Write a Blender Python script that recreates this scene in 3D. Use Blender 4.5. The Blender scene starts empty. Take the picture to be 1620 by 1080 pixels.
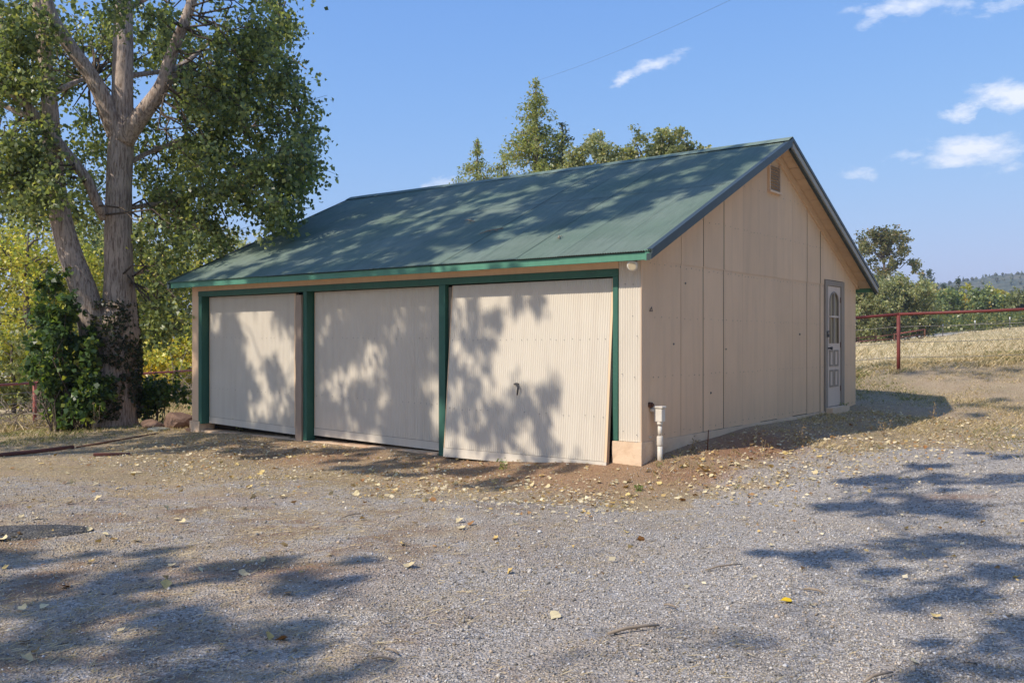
import bpy, math, random
import numpy as np
from mathutils import Vector, Matrix

R = math.radians
SC = bpy.context.scene
COL = SC.collection
random.seed(7)
RNG = np.random.default_rng(11)

# ------------------------------------------------------------------ camera, sky, sun, exposure
FPX = 1478.0                                   # focal length in pixels of a 1620 px wide picture
EYE = 1.45
cam = bpy.data.objects.new('camera', bpy.data.cameras.new('camera'))
COL.objects.link(cam)
cam.location = (0, 0, EYE)
cam.rotation_euler = (R(90), 0, 0)
cam.data.sensor_width = 36.0
cam.data.lens = FPX / 1620 * 36.0
cam.data.clip_start = 0.05
cam.data.clip_end = 6000
SC.camera = cam

SUNV = Vector((-0.84, -0.585, 1.0)).normalized()     # towards the sun
SUN_EL = math.asin(SUNV.z)
SUN_AZ = math.atan2(SUNV.x, SUNV.y) % (2 * math.pi)
sun = bpy.data.objects.new('sun', bpy.data.lights.new('sun', 'SUN'))
COL.objects.link(sun)
sun.data.energy = 3.7
sun.data.angle = R(0.53)
sun.data.color = (1.0, 0.91, 0.79)
sun.rotation_euler = (-SUNV).to_track_quat('-Z', 'Y').to_euler()
sun.location = (-20, -14, 24)

SC.view_settings.view_transform = 'Standard'
SC.view_settings.look = 'None'
SC.view_settings.exposure = 0.30
SC.view_settings.gamma = 1.0
SC.view_settings.use_curve_mapping = False

SKY_STRENGTH = 0.15
CLOUDS = [  # azimuth px, elevation px, half width, half height, tilt deg, amount
    (1385, 24, 34, 13, 25, .75), (1440, 6, 60, 15, 0, .8), (1510, 10, 40, 14, -12, .6), (1600, 2, 50, 9, 0, .5),
    (990, 122, 30, 10, 30, .75), (1035, 102, 42, 10, 16, .75),
    (1600, 150, 50, 17, -8, 1.15), (1562, 139, 18, 9, 0, .8), (1527, 176, 24, 11, 0, .95),
    (1545, 236, 48, 17, -4, 1.15), (1515, 252, 46, 11, 0, .85), (1435, 249, 26, 7, 8, .6), (1354, 278, 21, 10, 0, .65),
    (700, 288, 40, 11, 20, .7), (1600, 264, 30, 7, 12, .4)]


def build_world():
    w = bpy.data.worlds.new('World')
    SC.world = w
    w.use_nodes = True
    nt = w.node_tree
    nt.nodes.clear()
    N, L = nt.nodes.new, nt.links.new
    out = N('ShaderNodeOutputWorld')
    bg = N('ShaderNodeBackground')
    bg.inputs['Strength'].default_value = SKY_STRENGTH
    sky = N('ShaderNodeTexSky')
    sky.sky_type = 'NISHITA'
    sky.sun_disc = False
    sky.sun_elevation = SUN_EL
    sky.sun_rotation = SUN_AZ
    sky.altitude = 300
    sky.air_density = 1.0
    sky.dust_density = 0.6
    sky.ozone_density = 3.0
    tc = N('ShaderNodeTexCoord')
    sep = N('ShaderNodeSeparateXYZ')
    L(tc.outputs['Generated'], sep.inputs[0])

    def m(op, a, b=None, c=None):
        n = N('ShaderNodeMath')
        n.operation = op
        for i, v in enumerate((a, b, c)):
            if v is None:
                continue
            if isinstance(v, (int, float)):
                n.inputs[i].default_value = v
            else:
                L(v, n.inputs[i])
        return n.outputs[0]
    az = m('ARCTAN2', sep.outputs[0], sep.outputs[1])
    el = m('ARCSINE', sep.outputs[2])
    nz = N('ShaderNodeTexNoise')
    nz.inputs['Scale'].default_value = 34
    nz.inputs['Detail'].default_value = 10
    nz.inputs['Roughness'].default_value = .66
    mp = N('ShaderNodeMapping')
    mp.inputs['Scale'].default_value = (1, 1, 2.2)
    L(tc.outputs['Generated'], mp.inputs[0])
    L(mp.outputs[0], nz.inputs['Vector'])
    nsep = N('ShaderNodeSeparateColor')
    L(nz.outputs['Color'], nsep.inputs[0])
    az = m('ADD', az, m('MULTIPLY', m('SUBTRACT', nsep.outputs[0], .5), .05))
    el = m('ADD', el, m('MULTIPLY', m('SUBTRACT', nsep.outputs[1], .5), .022))
    acc = None
    for px, py, hw, hh, tilt, amt in CLOUDS:
        a0 = math.atan2(px - 810, FPX)
        e0 = math.atan2(540 - py, math.hypot(FPX, px - 810))
        ca, sa = math.cos(R(tilt)), math.sin(R(tilt))
        da = m('SUBTRACT', az, a0)
        de = m('SUBTRACT', el, e0)
        u = m('DIVIDE', m('ADD', m('MULTIPLY', da, ca), m('MULTIPLY', de, sa)), hw * .98 / FPX)
        v = m('DIVIDE', m('SUBTRACT', m('MULTIPLY', de, ca), m('MULTIPLY', da, sa)), hh * .95 / FPX)
        d = m('ADD', m('MULTIPLY', u, u), m('MULTIPLY', v, v))
        g = m('MULTIPLY', m('EXPONENT', m('MULTIPLY', d, -.8)), amt)
        acc = g if acc is None else m('MAXIMUM', acc, g)
    # soft scattered cloud over the part of the sky behind the camera
    big = N('ShaderNodeTexNoise')
    big.inputs['Scale'].default_value = 3.2
    big.inputs['Detail'].default_value = 6
    L(mp.outputs[0], big.inputs['Vector'])
    back = m('MULTIPLY', m('GREATER_THAN', m('MULTIPLY', sep.outputs[1], -1), .15), m('MULTIPLY', m('SUBTRACT', big.outputs[0], .6), 4))
    fine = m('ADD', m('MULTIPLY', m('SUBTRACT', nsep.outputs[2], .5), 1.5), acc)
    cov = m('MAXIMUM', m('MULTIPLY', m('SUBTRACT', fine, .22), 1.25), back)
    cov = m('MULTIPLY', m('MINIMUM', m('MAXIMUM', cov, 0), 1), m('MINIMUM', m('MULTIPLY', m('MAXIMUM', acc, back), 6), 1))
    mix = N('ShaderNodeMix')
    mix.data_type = 'RGBA'
    L(m('MULTIPLY', cov, .95), mix.inputs[0])
    ss = N('ShaderNodeSeparateColor')
    L(sky.outputs[0], ss.inputs[0])
    cc = N('ShaderNodeCombineColor')
    for i, (c, k) in enumerate(((6.0, 5.6), (3.0, 4.28), (2.0, 5.5))):     # film-like shoulder, the same all round
        L(m('MULTIPLY', m('SUBTRACT', 1, m('EXPONENT', m('DIVIDE', ss.outputs[i], -c))), k), cc.inputs[i])
    L(cc.outputs[0], mix.inputs[6])
    mix.inputs[7].default_value = (5.2, 5.5, 6.2, 1)
    L(mix.outputs[2], bg.inputs['Color'])
    L(bg.outputs[0], out.inputs[0])


build_world()


# ------------------------------------------------------------------ small helpers
def tag(o, label=None, cat=None, group=None, kind=None):
    if label: o['label'] = label
    if cat: o['category'] = cat
    if group: o['group'] = group
    if kind: o['kind'] = kind
    return o


def link(name, me, mat=None, parent=None):
    o = bpy.data.objects.new(name, me)
    COL.objects.link(o)
    if mat is not None and not me.materials:
        me.materials.append(mat)
    if parent is not None:
        o.parent = parent
    return o


def empty(name, loc, rz=0.0):
    o = bpy.data.objects.new(name, None)
    COL.objects.link(o)
    o.location = loc
    o.rotation_euler = (0, 0, rz)
    o.empty_display_size = .2
    return o


def copy_tree(o, parent=None):
    c = o.copy()
    COL.objects.link(c)
    if parent is not None:
        c.parent = parent
    for ch in list(o.children):
        copy_tree(ch, c)
    return c


def npmesh(name, V, F, cols=None, smooth=False, uv=None):
    V = np.asarray(V, np.float32).reshape(-1, 3)
    F = np.asarray(F, np.int32)
    k = F.shape[1]
    me = bpy.data.meshes.new(name)
    me.vertices.add(len(V))
    me.vertices.foreach_set('co', V.ravel())
    me.loops.add(F.size)
    me.loops.foreach_set('vertex_index', F.ravel())
    me.polygons.add(len(F))
    me.polygons.foreach_set('loop_start', np.arange(0, F.size, k, dtype=np.int32))
    me.polygons.foreach_set('loop_total', np.full(len(F), k, np.int32))
    if smooth:
        me.polygons.foreach_set('use_smooth', np.ones(len(F), bool))
    me.update(calc_edges=True)
    if cols is not None:
        c = np.asarray(cols, np.float32)
        if c.shape[1] == 3:
            c = np.concatenate([c, np.ones((len(c), 1), np.float32)], 1)
        at = me.color_attributes.new('Col', 'FLOAT_COLOR', 'POINT')
        at.data.foreach_set('color', c.ravel())
    return me


class MB:
    """collects boxes, prisms and tubes into one mesh"""
    def __init__(s):
        s.v, s.f, s.sm = [], [], []

    def add(s, vs, fs, smooth=False):
        n = len(s.v)
        s.v += [tuple(p) for p in vs]
        s.f += [tuple(i + n for i in f) for f in fs]
        s.sm += [smooth] * len(fs)
        return s

    def box(s, lo, hi):
        x0, y0, z0 = lo
        x1, y1, z1 = hi
        if x0 > x1: x0, x1 = x1, x0
        if y0 > y1: y0, y1 = y1, y0
        if z0 > z1: z0, z1 = z1, z0
        return s.hexa([(x0, y0, z0), (x1, y0, z0), (x1, y1, z0), (x0, y1, z0), (x0, y0, z1), (x1, y0, z1), (x1, y1, z1), (x0, y1, z1)])

    def hexa(s, p):
        return s.add(p, [(3, 2, 1, 0), (4, 5, 6, 7), (0, 1, 5, 4), (1, 2, 6, 5), (2, 3, 7, 6), (3, 0, 4, 7)])

    def tube(s, pts, rad, n=8, cap=True, jit=0.0, smooth=True):
        pts = [Vector(p) for p in pts]
        if not hasattr(rad, '__len__'):
            rad = [rad] * len(pts)
        base = len(s.v)
        up = None
        for i, p in enumerate(pts):
            t = (pts[min(i + 1, len(pts) - 1)] - pts[max(i - 1, 0)])
            t = t.normalized() if t.length > 1e-9 else Vector((0, 0, 1))
            if up is None:
                up = t.orthogonal().normalized()
            up = (up - t * up.dot(t))
            up = up.normalized() if up.length > 1e-6 else t.orthogonal().normalized()
            sd = t.cross(up)
            for k in range(n):
                a = 2 * math.pi * k / n
                r = rad[i] * (1 + (random.uniform(-jit, jit) if jit else 0))
                s.v.append(tuple(p + (up * math.cos(a) + sd * math.sin(a)) * r))
        for i in range(len(pts) - 1):
            for k in range(n):
                a, b = base + i * n + k, base + i * n + (k + 1) % n
                s.f.append((a, b, b + n, a + n))
                s.sm.append(smooth)
        if cap:
            s.f.append(tuple(base + k for k in reversed(range(n)))); s.sm.append(False)
            e = base + (len(pts) - 1) * n
            s.f.append(tuple(e + k for k in range(n))); s.sm.append(False)
        return s

    def mesh(s, name):
        me = bpy.data.meshes.new(name)
        me.from_pydata(s.v, [], s.f)
        me.polygons.foreach_set('use_smooth', s.sm)
        me.update()
        return me

    def build(s, name, mat, parent=None, bevel=0.0):
        o = link(name, s.mesh(name), mat, parent)
        if bevel:
            b = o.modifiers.new('bevel', 'BEVEL')
            b.width = bevel
            b.segments = 1
            b.limit_method = 'ANGLE'
            b.angle_limit = R(50)
        return o


# ------------------------------------------------------------------ materials
def mat(name):
    m = bpy.data.materials.new(name)
    m.use_nodes = True
    nt = m.node_tree
    b = nt.nodes['Principled BSDF']
    return m, nt, b


def node(nt, t, **kw):
    n = nt.nodes.new(t)
    for k, v in kw.items():
        if k in n.inputs:
            n.inputs[k].default_value = v
        else:
            setattr(n, k, v)
    return n


def mixc(nt, fac, a, b, blend='MIX'):
    n = nt.nodes.new('ShaderNodeMix')
    n.data_type = 'RGBA'
    n.blend_type = blend
    for i, v in ((0, fac), (6, a), (7, b)):
        if isinstance(v, (int, float)):
            n.inputs[i].default_value = v
        elif isinstance(v, (tuple, list)):
            n.inputs[i].default_value = (*v[:3], 1)
        else:
            nt.links.new(v, n.inputs[i])
    return n.outputs[2]


def ramp(nt, src, stops):
    n = nt.nodes.new('ShaderNodeValToRGB')
    e = n.color_ramp.elements
    while len(e) < len(stops):
        e.new(.5)
    for i, (p, c) in enumerate(stops):
        e[i].position = p
        e[i].color = (c, c, c, 1) if isinstance(c, (int, float)) else (*c[:3], 1)
    nt.links.new(src, n.inputs[0])
    return n.outputs[0]


def noise(nt, scale, detail=4, rough=.55, vec=None, stretch=None, coord='Object', dist=0.0):
    n = node(nt, 'ShaderNodeTexNoise')
    n.inputs['Scale'].default_value = scale
    n.inputs['Detail'].default_value = detail
    n.inputs['Roughness'].default_value = rough
    n.inputs['Distortion'].default_value = dist
    if vec is None:
        vec = node(nt, 'ShaderNodeTexCoord').outputs[coord]
    if stretch:
        mp = node(nt, 'ShaderNodeMapping')
        mp.inputs['Scale'].default_value = stretch
        nt.links.new(vec, mp.inputs[0])
        vec = mp.outputs[0]
    nt.links.new(vec, n.inputs['Vector'])
    return n.outputs['Fac']


def bump(nt, bsdf, h, strength=.3, dist=.01):
    n = node(nt, 'ShaderNodeBump')
    n.inputs['Strength'].default_value = strength
    n.inputs['Distance'].default_value = dist
    nt.links.new(h, n.inputs['Height'])
    nt.links.new(n.outputs[0], bsdf.inputs['Normal'])


def paint(name, col, dirt=(.25, .2, .15), rough=.55, amt=.35, streak=True, spec=.3, chip=None):
    m, nt, b = mat(name)
    n1 = noise(nt, 1.6, 6, .6)
    n2 = noise(nt, 9, 5, .65, stretch=(1, 1, .08) if streak else None)
    f = ramp(nt, n2, [(.45, 0.0), (.8, amt)])
    c = mixc(nt, ramp(nt, n1, [(.3, 0.0), (.75, .5)]), col, tuple(x * .86 for x in col))
    c = mixc(nt, f, c, dirt)
    oi = node(nt, 'ShaderNodeObjectInfo')
    v = ramp(nt, oi.outputs['Random'], [(0, .93), (1, 1.0)])
    c = mixc(nt, 1.0, c, v, 'MULTIPLY')
    if chip:
        n3 = noise(nt, 45, 4, .7)
        c = mixc(nt, ramp(nt, n3, [(.62, 0.0), (.66, 1.0)]), c, chip)
    nt.links.new(c, b.inputs['Base Color'])
    b.inputs['Roughness'].default_value = rough
    b.inputs['Specular IOR Level'].default_value = spec
    bump(nt, b, noise(nt, 60, 3), .08, .004)
    return m


M = {}
M['wall'] = paint('shade_warmed_beige_paint', (.87, .615, .395), (.42, .31, .22), .5, .22)  # warm cast of the shaded gable is put into this colour
M['lit_front_paint'] = paint('cream_lit_front_paint', (.735, .665, .545), (.45, .35, .26), .5, .22)  # paler sunlit copy of the wall paint, for doors and right front strip
M['trim_beige'] = paint('beige_trim_paint', (.87, .63, .40), (.5, .33, .2), .6, .25)
M['green'] = paint('green_trim_paint', (.11, .30, .20), (.05, .12, .09), .5, .3, chip=(.10, .2, .15))
M['green_dark'] = paint('dark_green_post_paint', (.05, .155, .11), (.03, .06, .045), .55, .35, chip=(.08, .17, .13))
M['grey_board'] = paint('grey_barge_paint', (.44, .42, .36), (.25, .22, .18), .6, .3)
M['rake'] = paint('dark_green_metal', (.055, .075, .075), (.03, .035, .04), .4, .3)
M['grey_trim'] = paint('grey_trim_paint', (.36, .295, .225), (.2, .16, .12), .6, .3)
M['dark'] = paint('dark_backing', (.035, .028, .022), (.02, .02, .02), .9, .3)
M['side_door'] = paint('pale_door_paint', (.76, .61, .48), (.4, .3, .25), .5, .2)
M['white_plastic'] = paint('white_plastic', (.74, .68, .58), (.42, .34, .25), .4, .25, streak=False)
M['red_pipe'] = paint('red_pipe_paint', (.21, .05, .042), (.11, .045, .035), .55, .6, streak=False)
M['red_pale'] = paint('sun_bleached_red_paint', (.40, .12, .09), (.2, .08, .06), .6, .5, streak=False)
M['red_dull'] = paint('weathered_red_paint', (.20, .075, .055), (.13, .07, .05), .8, .6, streak=False)
M['rust'] = paint('rusty_iron', (.16, .07, .04), (.07, .04, .03), .8, .6, streak=False)
M['wire'] = paint('galvanised_wire', (.30, .28, .26), (.16, .12, .1), .5, .4, streak=False)
M['metal'] = paint('dull_metal', (.10, .095, .09), (.05, .04, .035), .45, .4, streak=False)
M['weathered'] = paint('weathered_wood', (.42, .32, .24), (.16, .1, .07), .8, .75)
M['grey_wood'] = paint('dead_wood', (.34, .27, .20), (.18, .13, .09), .9, .6, streak=False)
M['white_top'] = paint('white_post_top', (.8, .8, .78), (.5, .5, .5), .6, .2)


def mk_roof():
    m, nt, b = mat('green_roof_paint')
    base = (.172, .238, .178)
    n1 = noise(nt, .9, 7, .62)
    n2 = noise(nt, 5, 6, .65, stretch=(6, .5, .5))
    c = mixc(nt, ramp(nt, n1, [(.38, 0.0), (.62, 1.0)]), base, (.225, .28, .225))
    c = mixc(nt, ramp(nt, n2, [(.45, 0.0), (.75, .65)]), c, (.115, .155, .125))
    n3 = noise(nt, 38, 3, .6)
    c = mixc(nt, ramp(nt, n3, [(.66, 0.0), (.70, .6)]), c, (.34, .35, .31))
    oi = node(nt, 'ShaderNodeObjectInfo')
    c = mixc(nt, 1.0, c, ramp(nt, oi.outputs['Random'], [(0, .88), (1, 1.0)]), 'MULTIPLY')
    nt.links.new(c, b.inputs['Base Color'])
    b.inputs['Roughness'].default_value = .6
    b.inputs['Specular IOR Level'].default_value = .2
    return m


M['roof'] = mk_roof()


def mk_concrete():
    m, nt, b = mat('painted_concrete')
    tc = node(nt, 'ShaderNodeTexCoord')
    sp = node(nt, 'ShaderNodeSeparateXYZ')
    nt.links.new(tc.outputs['Object'], sp.inputs[0])
    n1 = noise(nt, 5, 6, .65)
    c = mixc(nt, ramp(nt, n1, [(.3, 0.0), (.75, 1.0)]), (.82, .62, .42), (.68, .49, .32))
    # rain-splashed red soil on the lower part
    mr = node(nt, 'ShaderNodeMapRange')
    mr.inputs['From Min'].default_value = .34
    mr.inputs['From Max'].default_value = -.02
    nt.links.new(sp.outputs['Z'], mr.inputs['Value'])
    ad = node(nt, 'ShaderNodeMath', operation='MULTIPLY')
    nt.links.new(mr.outputs[0], ad.inputs[0])
    nt.links.new(ramp(nt, noise(nt, 3.0, 5, .7), [(.47, 0.0), (.70, 1.0)]), ad.inputs[1])
    c = mixc(nt, ad.outputs[0], c, (.40, .17, .07))
    nt.links.new(c, b.inputs['Base Color'])
    b.inputs['Roughness'].default_value = .9
    bump(nt, b, noise(nt, 30, 6, .7), .5, .012)
    return m


M['concrete'] = mk_concrete()


def mk_leaf(name, trans=.45, rough=.45, spec=.3):
    m, nt, b = mat(name)
    at = node(nt, 'ShaderNodeVertexColor', layer_name='Col')
    nt.links.new(at.outputs[0], b.inputs['Base Color'])
    b.inputs['Roughness'].default_value = rough
    b.inputs['Specular IOR Level'].default_value = spec
    tr = node(nt, 'ShaderNodeBsdfTranslucent')
    c = mixc(nt, 1.0, at.outputs[0], (1.6, 1.55, .7), 'MULTIPLY')
    nt.links.new(c, tr.inputs[0])
    mx = node(nt, 'ShaderNodeMixShader')
    mx.inputs[0].default_value = trans
    nt.links.new(b.outputs[0], mx.inputs[1])
    nt.links.new(tr.outputs[0], mx.inputs[2])
    nt.links.new(mx.outputs[0], nt.nodes['Material Output'].inputs[0])
    return m


M['leaf'] = mk_leaf('leaf', .42, .36, .5)
M['dryleaf'] = mk_leaf('dry_leaf', .15, .6, .2)
M['straw'] = mk_leaf('straw', .25, .7, .1)


def mk_vcol(name, rough=.85, scale=30, bs=.4):
    m, nt, b = mat(name)
    at = node(nt, 'ShaderNodeVertexColor', layer_name='Col')
    n = noise(nt, scale, 5, .65)
    c = mixc(nt, 1.0, at.outputs[0], ramp(nt, n, [(.25, .65), (.75, 1.25)]), 'MULTIPLY')
    nt.links.new(c, b.inputs['Base Color'])
    b.inputs['Roughness'].default_value = rough
    b.inputs['Specular IOR Level'].default_value = .25
    bump(nt, b, n, bs, .01)
    return m


M['stone'] = mk_vcol('crushed_stone', .85, 90, .3)


def mk_rock(name, c1, c2):
    m, nt, b = mat(name)
    n = noise(nt, 6, 7, .65)
    nt.links.new(mixc(nt, ramp(nt, n, [(.3, 0.0), (.7, 1.0)]), c1, c2), b.inputs['Base Color'])
    b.inputs['Roughness'].default_value = .9
    bump(nt, b, noise(nt, 18, 7, .7), .7, .03)
    return m


M['brown_rock'] = mk_rock('brown_rock', (.13, .075, .05), (.27, .17, .12))
M['grey_rock'] = mk_rock('lichen_rock', (.22, .22, .17), (.38, .37, .30))


def mk_bark(name, c1, c2, sx=14):
    m, nt, b = mat(name)
    n = noise(nt, sx * 2.2, 7, .7, stretch=(1, 1, .13), dist=.5)
    n2 = noise(nt, 2.2, 5, .6)
    c = mixc(nt, ramp(nt, n, [(.40, 0.0), (.54, 1.0)]), c1, c2)
    c = mixc(nt, ramp(nt, n2, [(.45, 0.0), (.75, .5)]), c, tuple(x * .6 for x in c1))
    nt.links.new(c, b.inputs['Base Color'])
    b.inputs['Roughness'].default_value = .9
    b.inputs['Specular IOR Level'].default_value = .15
    bump(nt, b, n, 1.0, .035)
    return m


M['bark'] = mk_bark('cottonwood_bark', (.27, .20, .16), (.64, .52, .43))
M['bark_dark'] = mk_bark('dark_bark', (.07, .055, .045), (.2, .16, .125))


def mk_glass():
    m, nt, b = mat('tan_reflection_glass')
    b.inputs['Base Color'].default_value = (.60, .50, .33, 1)  # tan reflection of the sunlit field put into the base colour
    b.inputs['Roughness'].default_value = .06
    b.inputs['Specular IOR Level'].default_value = .7
    return m


M['glass'] = mk_glass()


# ------------------------------------------------------------------ ground shape
CTRL = np.array([
    (0, 0, 0), (-5, 0, 0), (5, 0, .02), (0, 4, 0), (-4, 5, 0), (4, 5, .02), (-8, 6, 0), (8, 6, .1), (0, 8, -.01), (-5, 9, -.02), (5, 9, .03),
    (1.2, 10.0, -.055), (-.5, 11.4, -.075), (-2, 12.5, -.07), (-4, 14.1, -.05), (-5.6, 15.4, -.06),
    (1.75, 10.15, .0), (1.69, 10.5, .115), (2.28, 11.05, .18), (3.07, 12.1, .25), (4.4, 13.8, .265), (5.7, 15.5, .27), (6.4, 16.3, .34),
    (3.27, 11.2, .12), (7.33, 15.6, .3), (8.16, 17.7, .42), (7.3, 13.3, .1), (10, 12, .2), (14, 14, .4),
    (7.3, 20.2, .74), (8.15, 19.7, .81), (10.6, 19, .9), (14, 18, 1.05), (5.5, 20, .55), (0, 20, .3), (-3, 20, .1),
    (-7.3, 17, -.08), (-11.24, 22, -.66), (-10.2, 25, -.56), (-12.3, 19, -.66), (-8.8, 28.5, -.5), (-7.4, 13.5, -.14), (-13, 13, -.3), (-5, 22, -.2),
    (8, 30, .94), (15, 35, .95), (20, 40, 1.2), (28, 40, 1.75), (20, 30, 1.4), (25, 60, 1.12), (30, 60, 1.6), (40, 60, 2.5), (38, 100, .65), (46, 100, 1.8), (55, 100, 2.8), (75, 100, 4),
    (-20, 30, -1), (-30, 45, -1), (-15, 60, -.6), (0, 60, .2), (-60, 100, -1), (60, 150, 2.6), (0, 150, .3), (120, 120, 4), (-120, 60, -1), (-60, -20, 0), (60, -20, .5),
    (-120, 180, -1), (150, 200, 4), (0, -30, 0), (-15, -10, 0), (15, -10, .1)], float)


def _phi(r2):
    return np.where(r2 > 1e-9, r2 * np.log(np.maximum(r2, 1e-9)), 0.0) * .5


def _fit():
    P = CTRL[:, :2]
    n = len(P)
    K = _phi(((P[:, None] - P[None]) ** 2).sum(-1)) + np.eye(n) * .02
    A = np.zeros((n + 3, n + 3))
    A[:n, :n] = K
    A[:n, n] = 1
    A[:n, n + 1:] = P
    A[n, :n] = 1
    A[n + 1:, :n] = P.T
    return np.linalg.solve(A, np.concatenate([CTRL[:, 2], np.zeros(3)]))


_W = _fit()


def gza(x, y):
    x = np.asarray(x, float)
    y = np.asarray(y, float)
    sh = x.shape
    x = x.ravel(); y = y.ravel()
    xc = np.clip(x, -110, 140); yc = np.clip(y, -25, 180)
    out = np.full(len(x), _W[-3]) + _W[-2] * xc + _W[-1] * yc
    for (cx, cy, _), w in zip(CTRL, _W[:-3]):
        out += w * _phi((xc - cx) ** 2 + (yc - cy) ** 2)
    near = np.exp(-((x / 25) ** 2 + ((y - 10) / 25) ** 2))
    out += near * (.016 * np.sin(x * 1.7 + .6 * y) * np.sin(y * 1.3 - .4 * x) + .010 * np.sin(x * 4.1 - y * 2.3) * np.sin(y * 3.7 + 1.3 * x))
    return out.reshape(sh)


def gz(x, y):
    return float(gza(np.array([x]), np.array([y]))[0])


def at(px, py, Y):
    return Vector(((px - 810) / FPX * Y, Y, EYE - (py - 540) / FPX * Y))


def on_ground(px, py):
    """where the line of sight through a pixel of the photograph meets the ground"""
    dx, dz = (px - 810) / FPX, -(py - 540) / FPX
    lo, Y = 2.5, 2.5
    while Y < 140:
        if EYE + dz * Y < gz(dx * Y, Y):
            break
        lo = Y
        Y += .25 if Y < 20 else 1.5
    hi = Y
    for _ in range(18):
        mid = (lo + hi) / 2
        if EYE + dz * mid < gz(dx * mid, mid): hi = mid
        else: lo = mid
    return Vector((dx * hi, hi, gz(dx * hi, hi)))


TH = .653
GX, GY = 1.437, 10.437
U = Vector((-math.cos(TH), math.sin(TH), 0))
WV = Vector((math.sin(TH), math.cos(TH), 0))


def ab(x, y):
    """world to garage coordinates: a along the front towards the left, b towards the back"""
    dx, dy = x - GX, y - GY
    return dx * U.x + dy * U.y, dx * WV.x + dy * WV.y


def sig(v):
    return 1 / (1 + np.exp(-np.clip(v, -30, 30)))


def vnoise(x, y, f, seed=0):
    """cheap value noise, numpy"""
    xs, ys = x * f + seed * 17.3, y * f - seed * 9.1
    xi, yi = np.floor(xs), np.floor(ys)
    fx, fy = xs - xi, ys - yi
    fx = fx * fx * (3 - 2 * fx); fy = fy * fy * (3 - 2 * fy)

    def h(i, j):
        v = np.sin(i * 127.1 + j * 311.7 + seed * 74.7) * 43758.5453
        return v - np.floor(v)
    return (h(xi, yi) * (1 - fx) + h(xi + 1, yi) * fx) * (1 - fy) + (h(xi, yi + 1) * (1 - fx) + h(xi + 1, yi + 1) * fx) * fy


EDGE_X = [-40, -12, -5.3, -2, 0, 1.2, 2.2, 3.33, 7.3, 14, 40]
EDGE_Y = [9, 9.6, 10.0, 9.7, 9.2, 8.75, 9.9, 11.0, 13.2, 15.5, 22]


def zones(x, y):
    a, b = ab(x, y)
    n = vnoise(x, y, .9, 1) + .5 * vnoise(x, y, 2.3, 2) + .25 * vnoise(x, y, 6, 3) - .875
    e = np.interp(x, EDGE_X, EDGE_Y)
    g = sig((e - y + n * 1.5) / .45)
    front = sig((b + 1.5 + n * .9) / .25) * sig((.4 - b) / .2) * sig((a + .6) / .2) * sig((6.2 - a) / .5)
    side = sig((a + .9 + n * .5) / .15) * sig((.3 - a) / .2) * sig((b + .5) / .2) * sig((2.6 - b + n) / .4)
    spot = np.exp(-(((x - 4.15) / .42) ** 2 + ((y - 8.75) / .16) ** 2)) + .6 * np.exp(-(((x + 1.6) / .8) ** 2 + ((y - 5.75) / .25) ** 2)) \
        + .55 * np.exp(-(((x + 3.2) / .9) ** 2 + ((y - 8.9) / .3) ** 2)) + .5 * np.exp(-(((x - 3.1) / .25) ** 2 + ((y - 5.2) / .12) ** 2))
    d = np.clip(np.maximum(np.maximum(front * .75, side), spot) * (.75 + n * .6), 0, 1)
    # straw and dust mixed into the gravel on the left
    s = g * np.clip(sig((-.2 - x + n * 1.8 + (y - 6) * .45) / .9) * .95 + n * .3, 0, 1)
    return g, d, s


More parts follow.
